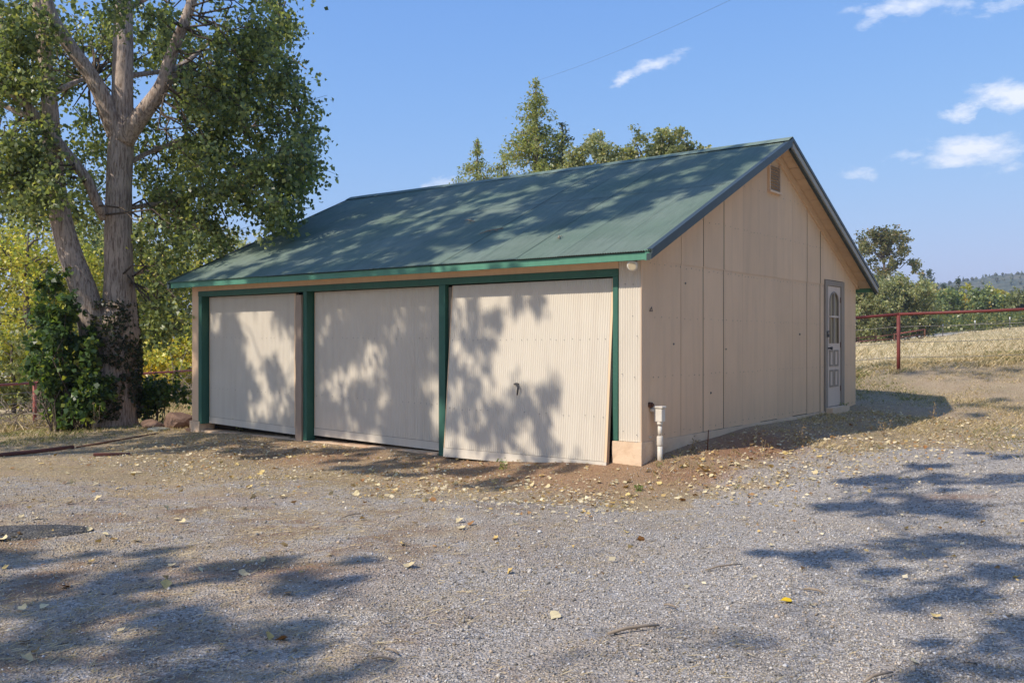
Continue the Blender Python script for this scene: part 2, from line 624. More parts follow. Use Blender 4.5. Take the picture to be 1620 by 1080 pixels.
def build_ground():
    m, nt, b = mat('yard_ground')
    L = nt.links.new
    geo = node(nt, 'ShaderNodeNewGeometry')
    P = geo.outputs['Position']
    at_ = node(nt, 'ShaderNodeVertexColor', layer_name='Col')
    sp = node(nt, 'ShaderNodeSeparateColor')
    L(at_.outputs[0], sp.inputs[0])
    vo = node(nt, 'ShaderNodeTexVoronoi')
    vo.inputs['Scale'].default_value = 62
    L(P, vo.inputs['Vector'])
    vs = node(nt, 'ShaderNodeSeparateColor')
    L(vo.outputs['Color'], vs.inputs[0])
    peb = ramp(nt, vs.outputs[0], [(0, (.16, .15, .14)), (.4, (.36, .335, .30)), (.75, (.53, .49, .44)), (1, (.74, .70, .64))])
    big = noise(nt, .55, 6, .6, P)
    med = noise(nt, 3.1, 6, .65, P)
    fin = noise(nt, 34, 6, .7, P)
    dust = mixc(nt, ramp(nt, fin, [(.3, 0.0), (.7, 1.0)]), (.34, .28, .22), (.58, .52, .44))
    rut = ramp(nt, noise(nt, .8, 8, .7, P, stretch=(1, 2.2, 1)), [(.46, 0.0), (.66, .85)])
    grav = mixc(nt, rut, mixc(nt, ramp(nt, med, [(.42, .05), (.72, .65)]), peb, dust), dust)
    patch = ramp(nt, noise(nt, 1.5, 8, .72, P), [(.40, 0.0), (.60, 1.0)])
    straw = mixc(nt, ramp(nt, noise(nt, 70, 5, .75, P, stretch=(1, .35, 1)), [(.35, 0.0), (.65, 1.0)]), (.25, .18, .11), (.62, .50, .32))
    sm = node(nt, 'ShaderNodeMath', operation='MULTIPLY')
    L(sp.outputs[2], sm.inputs[0])
    L(ramp(nt, noise(nt, 1.9, 9, .75, P), [(.38, .05), (.56, 1.0)]), sm.inputs[1])
    brown = mixc(nt, patch, straw, (.27, .175, .11))
    grav = mixc(nt, sm.outputs[0], grav, brown)
    green = mixc(nt, ramp(nt, big, [(.45, 0.0), (.7, .45)]), straw, (.13, .13, .05))
    earth = mixc(nt, ramp(nt, med, [(.35, 0.0), (.65, .55)]), green, (.38, .27, .18))
    field = mixc(nt, ramp(nt, noise(nt, .22, 6, .65, P), [(.35, 0.0), (.65, 1.0)]), (.52, .43, .29), (.64, .55, .40))
    sy = node(nt, 'ShaderNodeSeparateXYZ')
    L(P, sy.inputs[0])
    far = node(nt, 'ShaderNodeMapRange')
    far.inputs['From Min'].default_value = 19
    far.inputs['From Max'].default_value = 24
    L(sy.outputs['Y'], far.inputs['Value'])
    gras = mixc(nt, far.outputs[0], earth, field)
    edge = node(nt, 'ShaderNodeMath', operation='MULTIPLY_ADD')
    L(ramp(nt, noise(nt, 2.6, 9, .75, P), [(.3, -.0), (.7, 1.0)]), edge.inputs[0])
    edge.inputs[1].default_value = .9
    edge.inputs[2].default_value = -.45
    ea = node(nt, 'ShaderNodeMath', operation='ADD')
    L(sp.outputs[0], ea.inputs[0])
    L(edge.outputs[0], ea.inputs[1])
    c = mixc(nt, ramp(nt, ea.outputs[0], [(.35, 0.0), (.6, 1.0)]), gras, grav)
    red = mixc(nt, ramp(nt, fin, [(.3, 0.0), (.7, 1.0)]), (.24, .115, .06), (.42, .235, .135))
    c = mixc(nt, sp.outputs[1], c, red)
    L(c, b.inputs['Base Color'])
    b.inputs['Roughness'].default_value = .95
    b.inputs['Specular IOR Level'].default_value = .15
    ht = node(nt, 'ShaderNodeMath', operation='ADD')
    L(vo.outputs['Distance'], ht.inputs[0])
    h2 = node(nt, 'ShaderNodeMath', operation='MULTIPLY_ADD')
    L(med, h2.inputs[0])
    h2.inputs[1].default_value = 2.5
    L(fin, h2.inputs[2])
    L(h2.outputs[0], ht.inputs[1])
    bump(nt, b, ht.outputs[0], .8, .018)

    def axis(parts):
        o = []
        for lo, hi, n in parts:
            o += list(np.linspace(lo, hi, n, endpoint=False))
        o.append(parts[-1][1])
        return np.array(o)
    xs = axis([(-3000, -400, 6), (-400, -60, 12), (-60, -14, 40), (-14, 14, 230), (14, 70, 60), (70, 400, 20), (400, 3000, 6)])
    ys = axis([(-600, -30, 6), (-30, 2.5, 26), (2.5, 21, 170), (21, 60, 60), (60, 150, 40), (150, 500, 12), (500, 3500, 8)])
    X, Y = np.meshgrid(xs, ys)
    Z = gza(X, Y)
    g, d, s = zones(X, Y)
    V = np.stack([X, Y, Z], -1).reshape(-1, 3)
    ny, nx = X.shape
    idx = np.arange(ny * nx).reshape(ny, nx)
    F = np.stack([idx[:-1, :-1], idx[:-1, 1:], idx[1:, 1:], idx[1:, :-1]], -1).reshape(-1, 4)
    me = npmesh('ground', V, F, np.stack([g, d, s], -1).reshape(-1, 3), True)
    tag(link('ground', me, m), kind='structure')


build_ground()


# hills beyond the field
def build_hill():
    m, nt, b = mat('hill_scrub')
    n1 = noise(nt, .02, 7, .7)
    n2 = noise(nt, .25, 6, .7)
    c = mixc(nt, ramp(nt, n1, [(.4, 0.0), (.65, 1.0)]), (.12, .14, .10), (.26, .23, .17))
    c = mixc(nt, ramp(nt, n2, [(.4, 0.0), (.6, .7)]), c, (.04, .055, .03))
    nt.links.new(c, b.inputs['Base Color'])
    b.inputs['Roughness'].default_value = 1
    xs = np.linspace(-500, 900, 180)
    ys = np.linspace(560, 1100, 60)
    X, Y = np.meshgrid(xs, ys)
    prof = np.interp(X, [-500, -200, 60, 230, 270, 310, 350, 420, 520, 700, 900], [30, 22, 14, 24, 34, 40, 46, 58, 66, 70, 60])
    t = np.clip((Y - 560) / 200, 0, 1)
    Z = (prof + 5 * (vnoise(X, Y, .012, 5) - .5) * 2 + 3 * (vnoise(X, Y, .05, 6) - .5)) * (np.sin(t * math.pi / 2)) - 2
    V = np.stack([X, Y, Z], -1).reshape(-1, 3)
    ny, nx = X.shape
    idx = np.arange(ny * nx).reshape(ny, nx)
    F = np.stack([idx[:-1, :-1], idx[:-1, 1:], idx[1:, 1:], idx[1:, :-1]], -1).reshape(-1, 4)
    tag(link('hill', npmesh('hill', V, F, None, True), m), kind='structure')
    # the wood that covers it reads as one mass
    k = 11000
    ii = RNG.integers(0, len(V), k)
    P = V[ii] + RNG.normal(0, 3.5, (k, 3)) * (1, 1, 0)
    con = RNG.random(k) < .15
    h = np.where(con, RNG.uniform(3, 5, k), RNG.uniform(1.6, 3.2, k))
    r = np.where(con, h * .22, h * .55)
    ang = np.arange(6) * math.pi / 3
    VV, FF, CC = [], [], []
    cc = np.where(con[:, None], np.array([.12, .145, .10]), np.array([.17, .18, .125])) * RNG.uniform(.6, 1.5, (k, 1))
    for i in range(k):
        base = len(VV)
        ra = r[i] * RNG.uniform(.75, 1.2, 6)
        for j in range(6):
            VV.append(P[i] + (math.cos(ang[j]) * ra[j], math.sin(ang[j]) * ra[j], h[i] * (.15 if con[i] else .45)))
        VV.append(P[i] + (0, 0, h[i]))
        VV.append(P[i] - (0, 0, 1))
        CC += [cc[i]] * 8
        for j in range(6):
            FF.append((base + j, base + (j + 1) % 6, base + 6))
            FF.append((base + (j + 1) % 6, base + j, base + 7))
    o = link('hillside_forest', npmesh('hillside_forest', VV, FF, CC), M['leaf'])
    tag(o, 'distant wood of dark trees covering the hill beyond the field', 'forest', kind='stuff')


build_hill()

# ------------------------------------------------------------------ the garage
WID, DEP = 8.53, 7.575
OV, RR, RL = .287, .306, .247
ZE, ZR = 2.435, 4.315                          # roof surface at the eave and at the ridge
ZB, ZH0, ZH1 = .326, 2.19, 2.276
A1, A2 = .278, 8.335
PITCH, AMP = .032, .0046
MID = DEP / 2
SLOPE = (ZR - ZE) / (MID + OV)

garage = empty('garage', (GX, GY, 0), -TH)
tag(garage, 'beige corrugated metal garage with green roof and three doors', 'garage')


def G(a, b, z):
    return (-a, b, z)


def roof_z(b):
    return ZE + SLOPE * ((b + OV) if b <= MID else (DEP + OV - b))


def corr_sheet(name, s0, s1, fn, lo, hi, material, parent, segs=6, rows=1, phase=0.0, off=0.0, amp=AMP):
    """corrugated sheet: s along the sheet's width, t up; fn(s, t, out) gives the point"""
    n = max(4, int(round((s1 - s0) / PITCH * segs)))
    V, F = [], []
    for i in range(n + 1):
        s = s0 + (s1 - s0) * i / n
        o = amp * math.sin(2 * math.pi * (s + phase) / PITCH) + off
        for j in range(rows + 1):
            t = lo(s) + (hi(s) - lo(s)) * j / rows
            V.append(fn(s, t, o))
    k = rows + 1
    for i in range(n):
        for j in range(rows):
            F.append((i * k + j, (i + 1) * k + j, (i + 1) * k + j + 1, i * k + j + 1))
    return link(name, npmesh(name, V, F, None, True), material, parent)


def gable_pt(s, t, o):
    return G(-.012 - o, s, t)


def front_pt(s, t, o):
    return G(s, -.012 - o, t)


def build_walls():
    # dark timber frame behind the sheets
    mb = MB()
    mb.box(G(0, .0, .1), G(.27, .1, 2.40))
    mb.box(G(8.345, .0, .1), G(WID, .1, 2.40))
    mb.box(G(0, .1, .1), G(.06, DEP, 2.40))
    mb.box(G(WID - .06, .1, .1), G(WID, DEP, 2.40))
    mb.box(G(.06, DEP - .06, .1), G(WID - .06, DEP, 2.40))
    for a in (.0, WID - .06):
        mb.add([G(a, .0, 2.40), G(a, DEP, 2.40), G(a, MID, roof_z(MID) - .12), G(a + .06, .0, 2.40), G(a + .06, DEP, 2.40), G(a + .06, MID, roof_z(MID) - .12)],
               [(0, 1, 2), (5, 4, 3), (0, 3, 4, 1), (1, 4, 5, 2), (2, 5, 3, 0)])
    mb.box(G(.3, .28, 0), G(8.3, .30, 2.3))
    mb.build('wall_frame', M['dark'], garage)
    # gable sheets, lower row and upper row, about 0.6 m wide
    edges = [-.012] + [.333 + .603 * k for k in range(12)] + [DEP]
    for i in range(len(edges) - 1):
        s0, s1 = edges[i] + .0032, edges[i + 1] - .0032
        off = random.uniform(0, .0012)
        segs = []
        if s1 > 5.93 and s0 < 6.88:
            if s0 < 5.93: segs.append((s0, 5.925, ZB))
            if s1 > 6.88: segs.append((6.885, s1, ZB))
            segs.append((max(s0, 5.925), min(s1, 6.885), 2.46))
        else:
            segs.append((s0, s1, ZB))
        for q0, q1, zz in segs:
            if zz < 2.3:
                dz = random.uniform(-.006, .006)
                corr_sheet('wall_sheet', q0, q1, gable_pt, lambda s: zz + dz, lambda s: 2.385, M['wall'], garage, off=off)
            corr_sheet('wall_sheet', q0, q1, gable_pt, lambda s: max(2.372, zz), lambda s: max(roof_z(min(max(s, .02), DEP - .02)) - .06, max(2.372, zz) + .004), M['wall'], garage,
                       off=off + .006)
    # front strips beside the doors
    corr_sheet('wall_sheet', -.012, A1, front_pt, lambda s: ZB, lambda s: 2.40, M['lit_front_paint'], garage, segs=6, off=.0)  # same wall, in the sunlit copy of its paint
    corr_sheet('wall_sheet', 8.338, WID, front_pt, lambda s: .134, lambda s: 2.40, M['wall'], garage, off=.0)
    MB().box(G(.28, -.012, ZH1 + .001), G(8.337, .02, 2.42)).build('frieze_board', M['trim_beige'], garage)
    # left and rear walls, seen only from the side
    corr_sheet('wall_sheet', 0, DEP, lambda s, t, o: G(WID + .012 + o, s, t), lambda s: .1, lambda s: roof_z(min(max(s, .02), DEP - .02)) - .06, M['wall'], garage)
    corr_sheet('wall_sheet', 0, WID, lambda s, t, o: G(s, DEP + .012 + o, t), lambda s: .2, lambda s: 2.40, M['wall'], garage)
    # corner mouldings
    mb = MB()
    mb.box(G(-.022, -.022, ZB - .005), G(-.016, .004, 2.40))
    mb.build('corner_trim', M['wall'], garage)
    # nail heads in rows
    mb = MB()
    for z, st in ((2.33, .13), (1.725, .16), (1.045, .16), (2.95, .15), (3.55, .2), (.39, .2)):
        b = .06
        while b < DEP - .05:
            b += st * random.uniform(.6, 1.4)
            if 5.9 < b < 6.9 or (z > 2.4 and roof_z(min(b, DEP)) - .2 < z) or b > DEP - .04:
                continue
            c = Vector(G(-.030, b, z + random.uniform(-.01, .01)))
            r = random.choice((.006, .007, .008))
            mb.add([c + Vector((0, r * math.cos(k * math.pi / 3), r * math.sin(k * math.pi / 3))) for k in range(6)], [(0, 1, 2, 3, 4, 5)])
    for z in (2.1, 1.72, 1.5, 1.07, 1.05, .42):
        for a in (.06, .2):
            if random.random() < .75:
                c = Vector(G(a + random.uniform(-.03, .03), -.024, z + random.uniform(-.02, .02)))
                mb.add([c + Vector((.006 * math.cos(k * math.pi / 3), 0, .006 * math.sin(k * math.pi / 3))) for k in range(6)], [(0, 1, 2, 3, 4, 5)])
    o = mb.build('nail_head', M['metal'], garage)
    o['kind'] = 'stuff'
    # dark bracket, pipe stub and small holes on the gable wall
    mb = MB()
    c = (.018, .20, 1.80)
    mb.tube([(.02, .172, 1.79), (.034, .19, 1.84), (.034, .205, 1.79)], .005, 6)
    mb.tube([(.03, .176, 1.795), (.03, .212, 1.797)], .004, 6)
    mb.build('wall_hook', M['metal'], garage)
    mb = MB()
    mb.tube([(.008, .17, .735), (.05, .17, .735)], .03, 12)
    mb.tube([(.05, .17, .735), (.07, .17, .735)], .018, 10)
    mb.build('pipe_stub', M['rust'], garage)
    for b, z, r in ((4.85, 1.56, .017), (1.05, 2.15, .012), (1.75, .80, .014), (.75, 1.42, .012), (2.2, 1.35, .01)):
        mb = MB()
        mb.tube([(.016, b, z), (.024, b, z)], r, 8)
        mb.build('bolt', M['metal'], garage)
    MB().box((.018, .16, .36), (.028, .20, .375)).build('tag_plate', M['white_plastic'], garage)


build_walls()


def rough_box(lo, hi, seg, amp):
    """box with slightly uneven faces, for cast concrete"""
    lo = Vector(lo); hi = Vector(hi)
    x0, x1 = min(lo.x, hi.x), max(lo.x, hi.x)
    y0, y1 = min(lo.y, hi.y), max(lo.y, hi.y)
    z0, z1 = min(lo.z, hi.z), max(lo.z, hi.z)
    nx = max(1, int((x1 - x0) / seg)); ny = max(1, int((y1 - y0) / seg)); nz = max(1, int((z1 - z0) / seg))
    vid, V, F = {}, [], []

    def vtx(i, j, k):
        if (i, j, k) not in vid:
            vid[(i, j, k)] = len(V)
            V.append((x0 + (x1 - x0) * i / nx + random.uniform(-amp, amp), y0 + (y1 - y0) * j / ny + random.uniform(-amp, amp),
                      z0 + (z1 - z0) * k / nz + random.uniform(-amp, amp) * .6))
        return vid[(i, j, k)]
    for i in range(nx):
        for j in range(ny):
            F.append([vtx(i, j, nz), vtx(i + 1, j, nz), vtx(i + 1, j + 1, nz), vtx(i, j + 1, nz)])
    for k in range(nz):
        for i in range(nx):
            F.append([vtx(i, 0, k), vtx(i + 1, 0, k), vtx(i + 1, 0, k + 1), vtx(i, 0, k + 1)])
            F.append([vtx(i + 1, ny, k), vtx(i, ny, k), vtx(i, ny, k + 1), vtx(i + 1, ny, k + 1)])
        for j in range(ny):
            F.append([vtx(0, j + 1, k), vtx(0, j, k), vtx(0, j, k + 1), vtx(0, j + 1, k + 1)])
            F.append([vtx(nx, j, k), vtx(nx, j + 1, k), vtx(nx, j + 1, k + 1), vtx(nx, j, k + 1)])
    return MB().add(V, F)


def build_foundation():
    rough_box(G(-.032, -.045, -.5), G(.345, .25, ZB - .004), .07, .005).build('foundation', M['concrete'], garage)
    rough_box(G(-.030, .26, -.3), G(.10, DEP + .02, ZB - .006), .12, .006).build('foundation', M['concrete'], garage)
    rough_box(G(8.29, -.04, -.5), G(WID + .03, .25, .130), .07, .005).build('foundation', M['concrete'], garage)
    rough_box(G(8.45, .26, -.5), G(WID + .03, DEP + .02, .10), .2, .006).build('foundation', M['concrete'], garage)
    rough_box(G(.35, .0, -.5), G(3.0, .5, -.06), .12, .006).build('door_sill', M['concrete'], garage)
    rough_box(G(3.02, -.02, -.5), G(8.28, .5, -.018), .12, .006).build('door_sill', M['concrete'], garage)


build_foundation()


def build_roof():
    a0, a1 = -RR, WID + RL
    ncol = 15
    w = (a1 - a0) / ncol
    nrm_b, nrm_z = -SLOPE / math.hypot(1, SLOPE), 1 / math.hypot(1, SLOPE)
    SL = MID + OV                                       # horizontal run of one slope

    def front(s, t, o):
        b = -OV - .03 + t * (SL + .03)
        return G(s, b + nrm_b * o, ZE + SLOPE * (b + OV) + nrm_z * o)

    def back(s, t, o):
        b = DEP + OV + .03 - t * (SL + .03)
        return G(s, b - nrm_b * o, ZE + SLOPE * (DEP + OV - b) + nrm_z * o)
    for fn in (front, back):
        for r, (t0, t1) in enumerate(((0, .545), (.535, .995))):
            for c in range(ncol):
                s0, s1 = a0 + c * w + .0007, a0 + (c + 1) * w - .0007
                dz = random.uniform(-.004, .004)
                corr_sheet('roof_sheet', s0, s1, fn, lambda s, q=t0 + (dz if r else dz * .4): q, lambda s: t1, M['roof'], garage, segs=4, amp=.0075,
                           off=(.004 if r else 0) + (.0016 if c % 2 else 0) + .004, rows=2)
    # deck under the sheets
    mb = MB()
    for sgn in (0, 1):
        f = (lambda b: b) if not sgn else (lambda b: DEP - b)
        p = [G(a0 + .03, f(-OV), ZE - .004), G(a1 - .03, f(-OV), ZE - .004), G(a1 - .03, f(MID), ZR - .006), G(a0 + .03, f(MID), ZR - .006)]
        q = [(x, y, z - .02) for x, y, z in p]
        mb.hexa(q + p)
    mb.build('roof_deck', M['dark'], garage)
    # ridge cap, lightly bent
    mb = MB()
    sec = [(-.16, -.055), (-.08, -.012), (0, .024), (.08, -.012), (.16, -.055)]
    n = 16
    V = []
    for i in range(n + 1):
        a = a0 - .006 + (a1 - a0 + .012) * i / n
        sag = -.012 * math.sin(math.pi * i / n) + random.uniform(-.003, .003)
        for db, dz in sec:
            V.append(G(a, MID + db, ZR + dz + .014 + sag))
    F = []
    for i in range(n):
        for k in range(4):
            F.append((i * 5 + k, (i + 1) * 5 + k, (i + 1) * 5 + k + 1, i * 5 + k + 1))
    mb.add(V, F)
    mb.build('ridge_cap', M['roof'], garage)
    # fascia boards
    for k, (p, q) in enumerate(((a0 + .04, 2.9), (2.903, 6.2), (6.203, a1 - .03))):
        MB().box(G(p, -OV, ZE - .105), G(q, -OV + .022, ZE - .006)).build('fascia_board', M['green'], garage, .003)
        MB().box(G(p, DEP + OV - .022, ZE - .115), G(q, DEP + OV, ZE - .012)).build('fascia_board', M['green'], garage, .003)
    MB().box(G(a0 + .028, -OV - .012, ZE - .112), G(a0 + .085, -OV - .002, ZE + .006)).build('fascia_end', M['green'], garage)
    # barge boards on the gable: board, metal edge trim
    for side, aa in ((0, a0), (1, a1)):
        d = 1 if side == 0 else -1
        for sgn in (0, 1):
            f = (lambda b: b) if not sgn else (lambda b: DEP - b)
            b0, b1 = -OV - .03, MID

            def board(name, alo, ahi, zt, zb, m):
                mb = MB()
                p = []
                for b in (b0, b1):
                    zz = ZE + SLOPE * (b + OV)
                    p.append((b, zz))
                (ba, za), (bb, zbb) = p
                mb.hexa([G(alo, f(ba), za - zb), G(ahi, f(ba), za - zb), G(ahi, f(bb), zbb - zb), G(alo, f(bb), zbb - zb),
                         G(alo, f(ba), za - zt), G(ahi, f(ba), za - zt), G(ahi, f(bb), zbb - zt), G(alo, f(bb), zbb - zt)])
                return mb.build(name, m, garage)
            board('edge_flashing', aa - .016 * d, aa - .004 * d, -.022, .03, M['rake'])
            board('edge_flashing', aa - .004 * d, aa + .05 * d, -.022, -.017, M['rake'])
            board('rake_board', aa - .004 * d, aa + .020 * d, .02, .092 if sgn == 0 else .12, M['rake'] if sgn == 0 else M['grey_board'])
            board('rake_board', aa + .0205 * d, aa + .055 * d, .03, .10 if sgn == 0 else .15, M['rake'])
    # sheathing boards seen from below along the gable overhang, and eave soffits
    for sgn in (0, 1):
        f = (lambda b: b) if not sgn else (lambda b: DEP - b)
        nb = 15
        for k in range(nb):
            b0 = -OV + .03 + (MID + OV - .03) * k / nb
            b1 = -OV + .03 + (MID + OV - .03) * (k + 1) / nb - .011
            dz = .036 + random.uniform(0, .006)
            z0, z1 = ZE + SLOPE * (b0 + OV), ZE + SLOPE * (b1 + OV)
            for lo, hi in ((-RR + .056, -.002),) + (((WID + .002, WID + RL - .056),) if k < 6 else ()):
                q = [G(lo, f(b0), z0 - dz - .018), G(hi, f(b0), z0 - dz - .018), G(hi, f(b1), z1 - dz - .018), G(lo, f(b1), z1 - dz - .018)]
                MB().hexa(q + [(x, y, z + .018) for x, y, z in q]).build('soffit_board', M['trim_beige'], garage)
        MB().hexa([G(.0, f(-OV + .03), ZE - .06), G(WID, f(-OV + .03), ZE - .06), G(WID, f(.0), ZE + .04), G(.0, f(.0), ZE + .04),
                   G(.0, f(-OV + .03), ZE - .045), G(WID, f(-OV + .03), ZE - .045), G(WID, f(.0), ZE + .055), G(.0, f(.0), ZE + .055)]).build('eave_soffit', M['trim_beige'], garage)
        # trim board along the wall under the overhang
        p0, p1 = (.0, roof_z(0.0)), (MID, roof_z(MID))
        MB().hexa([G(-.05, f(p0[0]), p0[1] - .19), G(-.022, f(p0[0]), p0[1] - .19), G(-.022, f(p1[0]), p1[1] - .19), G(-.05, f(p1[0]), p1[1] - .19),
                   G(-.05, f(p0[0]), p0[1] - .062), G(-.022, f(p0[0]), p0[1] - .062), G(-.022, f(p1[0]), p1[1] - .062), G(-.05, f(p1[0]), p1[1] - .062)]
                  ).build('wall_trim', M['wall'], garage)


build_roof()


def build_front():
    MB().box(G(A1, -.030, ZH0), G(A2, .10, ZH1)).build('header_beam', M['green_dark'], garage, .003)
    MB().box(G(A1 + .004, -.026, ZB - .0), G(.348, .12, ZH0 - .001)).build('door_post', M['green_dark'], garage, .003)
    MB().box(G(2.89, -.024, -.06), G(3.0, .05, ZH0 - .001)).build('door_post', M['green_dark'], garage, .003)
    MB().box(G(2.845, .052, -.05), G(2.93, .13, ZH0 - .03)).build('door_post', M['grey_trim'], garage, .003)
    MB().box(G(5.62, -.024, -.02), G(5.70, .14, ZH0 - .001)).build('door_post', M['green_dark'], garage, .003)
    MB().box(G(8.247, -.024, .09), G(A2, .14, ZH0 - .001)).build('door_post', M['green_dark'], garage, .003)
    mb = MB()
    V, F = [], []
    n = 14
    for i in range(n + 1):
        z = -.03 + (ZH0 - .02) * i / n
        w = .003 * math.sin(i * 1.7)
        V += [G(5.703, -.055 + w, z), G(5.838 + w, -.055 - w, z), G(5.838 + w, .06, z), G(5.703, .06, z)]
    for i in range(n):
        for k in range(4):
            F.append((i * 4 + k, i * 4 + (k + 1) % 4, (i + 1) * 4 + (k + 1) % 4, (i + 1) * 4 + k))
    F += [(3, 2, 1, 0), tuple(n * 4 + k for k in range(4))]
    mb.add(V, F)
    o = mb.build('door_post', M['weathered'], garage)
    o['label'] = 'weathered timber post with peeling beige paint'
    # (left a, right a, b top, b bottom, z top, z bottom left, z bottom right, sheet joints, part label)
    doors = [(8.225, 6.03, .12, .12, ZH0 - .005, .10, .035, [.93], 'closed garage door at the left end'),
             (5.60, 3.01, .12, .115, ZH0 - .005, .055, .0, [.79], 'closed garage door in the middle'),
             (2.815, .362, .045, -.135, ZH0 - .012, -.03, -.022, [], 'garage door at the right end tilted out at its foot')]
    for aL, aR, bt, bb, zt, zl, zr, joints, lab in doors:
        def P(u, v, o):
            a = aL + (aR - aL) * u
            z0 = zl + (zr - zl) * u
            return Vector(G(a, bb + (bt - bb) * v - o, z0 + (zt - z0) * v))
        q = [P(0, 0, -.045), P(1, 0, -.045), P(1, 1, -.045), P(0, 1, -.045)]
        p = [P(0, 0, -.001), P(1, 0, -.001), P(1, 1, -.001), P(0, 1, -.001)]
        d = MB().hexa([q[0], q[1], p[1], p[0], q[3], q[2], p[2], p[3]]).build('garage_door', M['weathered'], garage)
        d['label'] = lab
        W = aL - aR
        js = [0] + joints + [1]
        for i in range(len(js) - 1):
            s0, s1 = js[i] * W + .014, js[i + 1] * W - .0015
            if i: s0 = js[i] * W + .0015
            if i == len(js) - 2: s1 -= .022
            corr_sheet('door_sheet', s0, s1, lambda s, t, o: P(s / W, t, o), lambda s: .052, lambda s: .998, M['lit_front_paint'], d, segs=6, off=.006 + (.003 if i % 2 else 0))
        # rails and stiles, nailed on
        r = [P(.001, .0005, .001), P(.999, .0005, .001), P(.999, .0005, .014), P(.001, .0005, .014),
             P(.001, .05, .001), P(.999, .05, .001), P(.999, .05, .014), P(.001, .05, .014)]
        MB().hexa(r).build('bottom_rail', M['lit_front_paint'], d)
        for u0, u1 in ((1 - .028 / W * 1.0, .9995), (.0005, .012 / W)):
            r = [P(u0, .0505, .001), P(u1, .0505, .001), P(u1, .0505, .010), P(u0, .0505, .010), P(u0, .998, .001), P(u1, .998, .001), P(u1, .998, .010), P(u0, .998, .010)]
            MB().hexa(r).build('door_stile', M['trim_beige'], d)
        if bb < 0:
            c = P(.47, .42, .02)
            mb = MB()
            mb.tube([c + Vector((-.05, 0, .03)), c + Vector((0, -.02, .035)), c + Vector((.03, -.03, .0)), c + Vector((.015, -.03, -.10))], [.012, .016, .014, .009], 8)
            mb.tube([c + Vector((0, .02, .03)), c + Vector((0, -.03, .03))], .014, 8)
            mb.build('handle', M['metal'], d)
        mb = MB()
        for v in (.28, .68):
            for k in range(int(W / .11)):
                if random.random() < .75:
                    c = P((k + .5 + random.uniform(-.2, .2)) * .11 / W, v + random.uniform(-.004, .004), .0125)
                    mb.add([c + Vector((.0055 * math.cos(j * math.pi / 3), 0, .0055 * math.sin(j * math.pi / 3))) for j in range(6)], [(0, 1, 2, 3, 4, 5)])
        o = mb.build('nail_head', M['metal'], d)
        o['kind'] = 'stuff'


build_front()


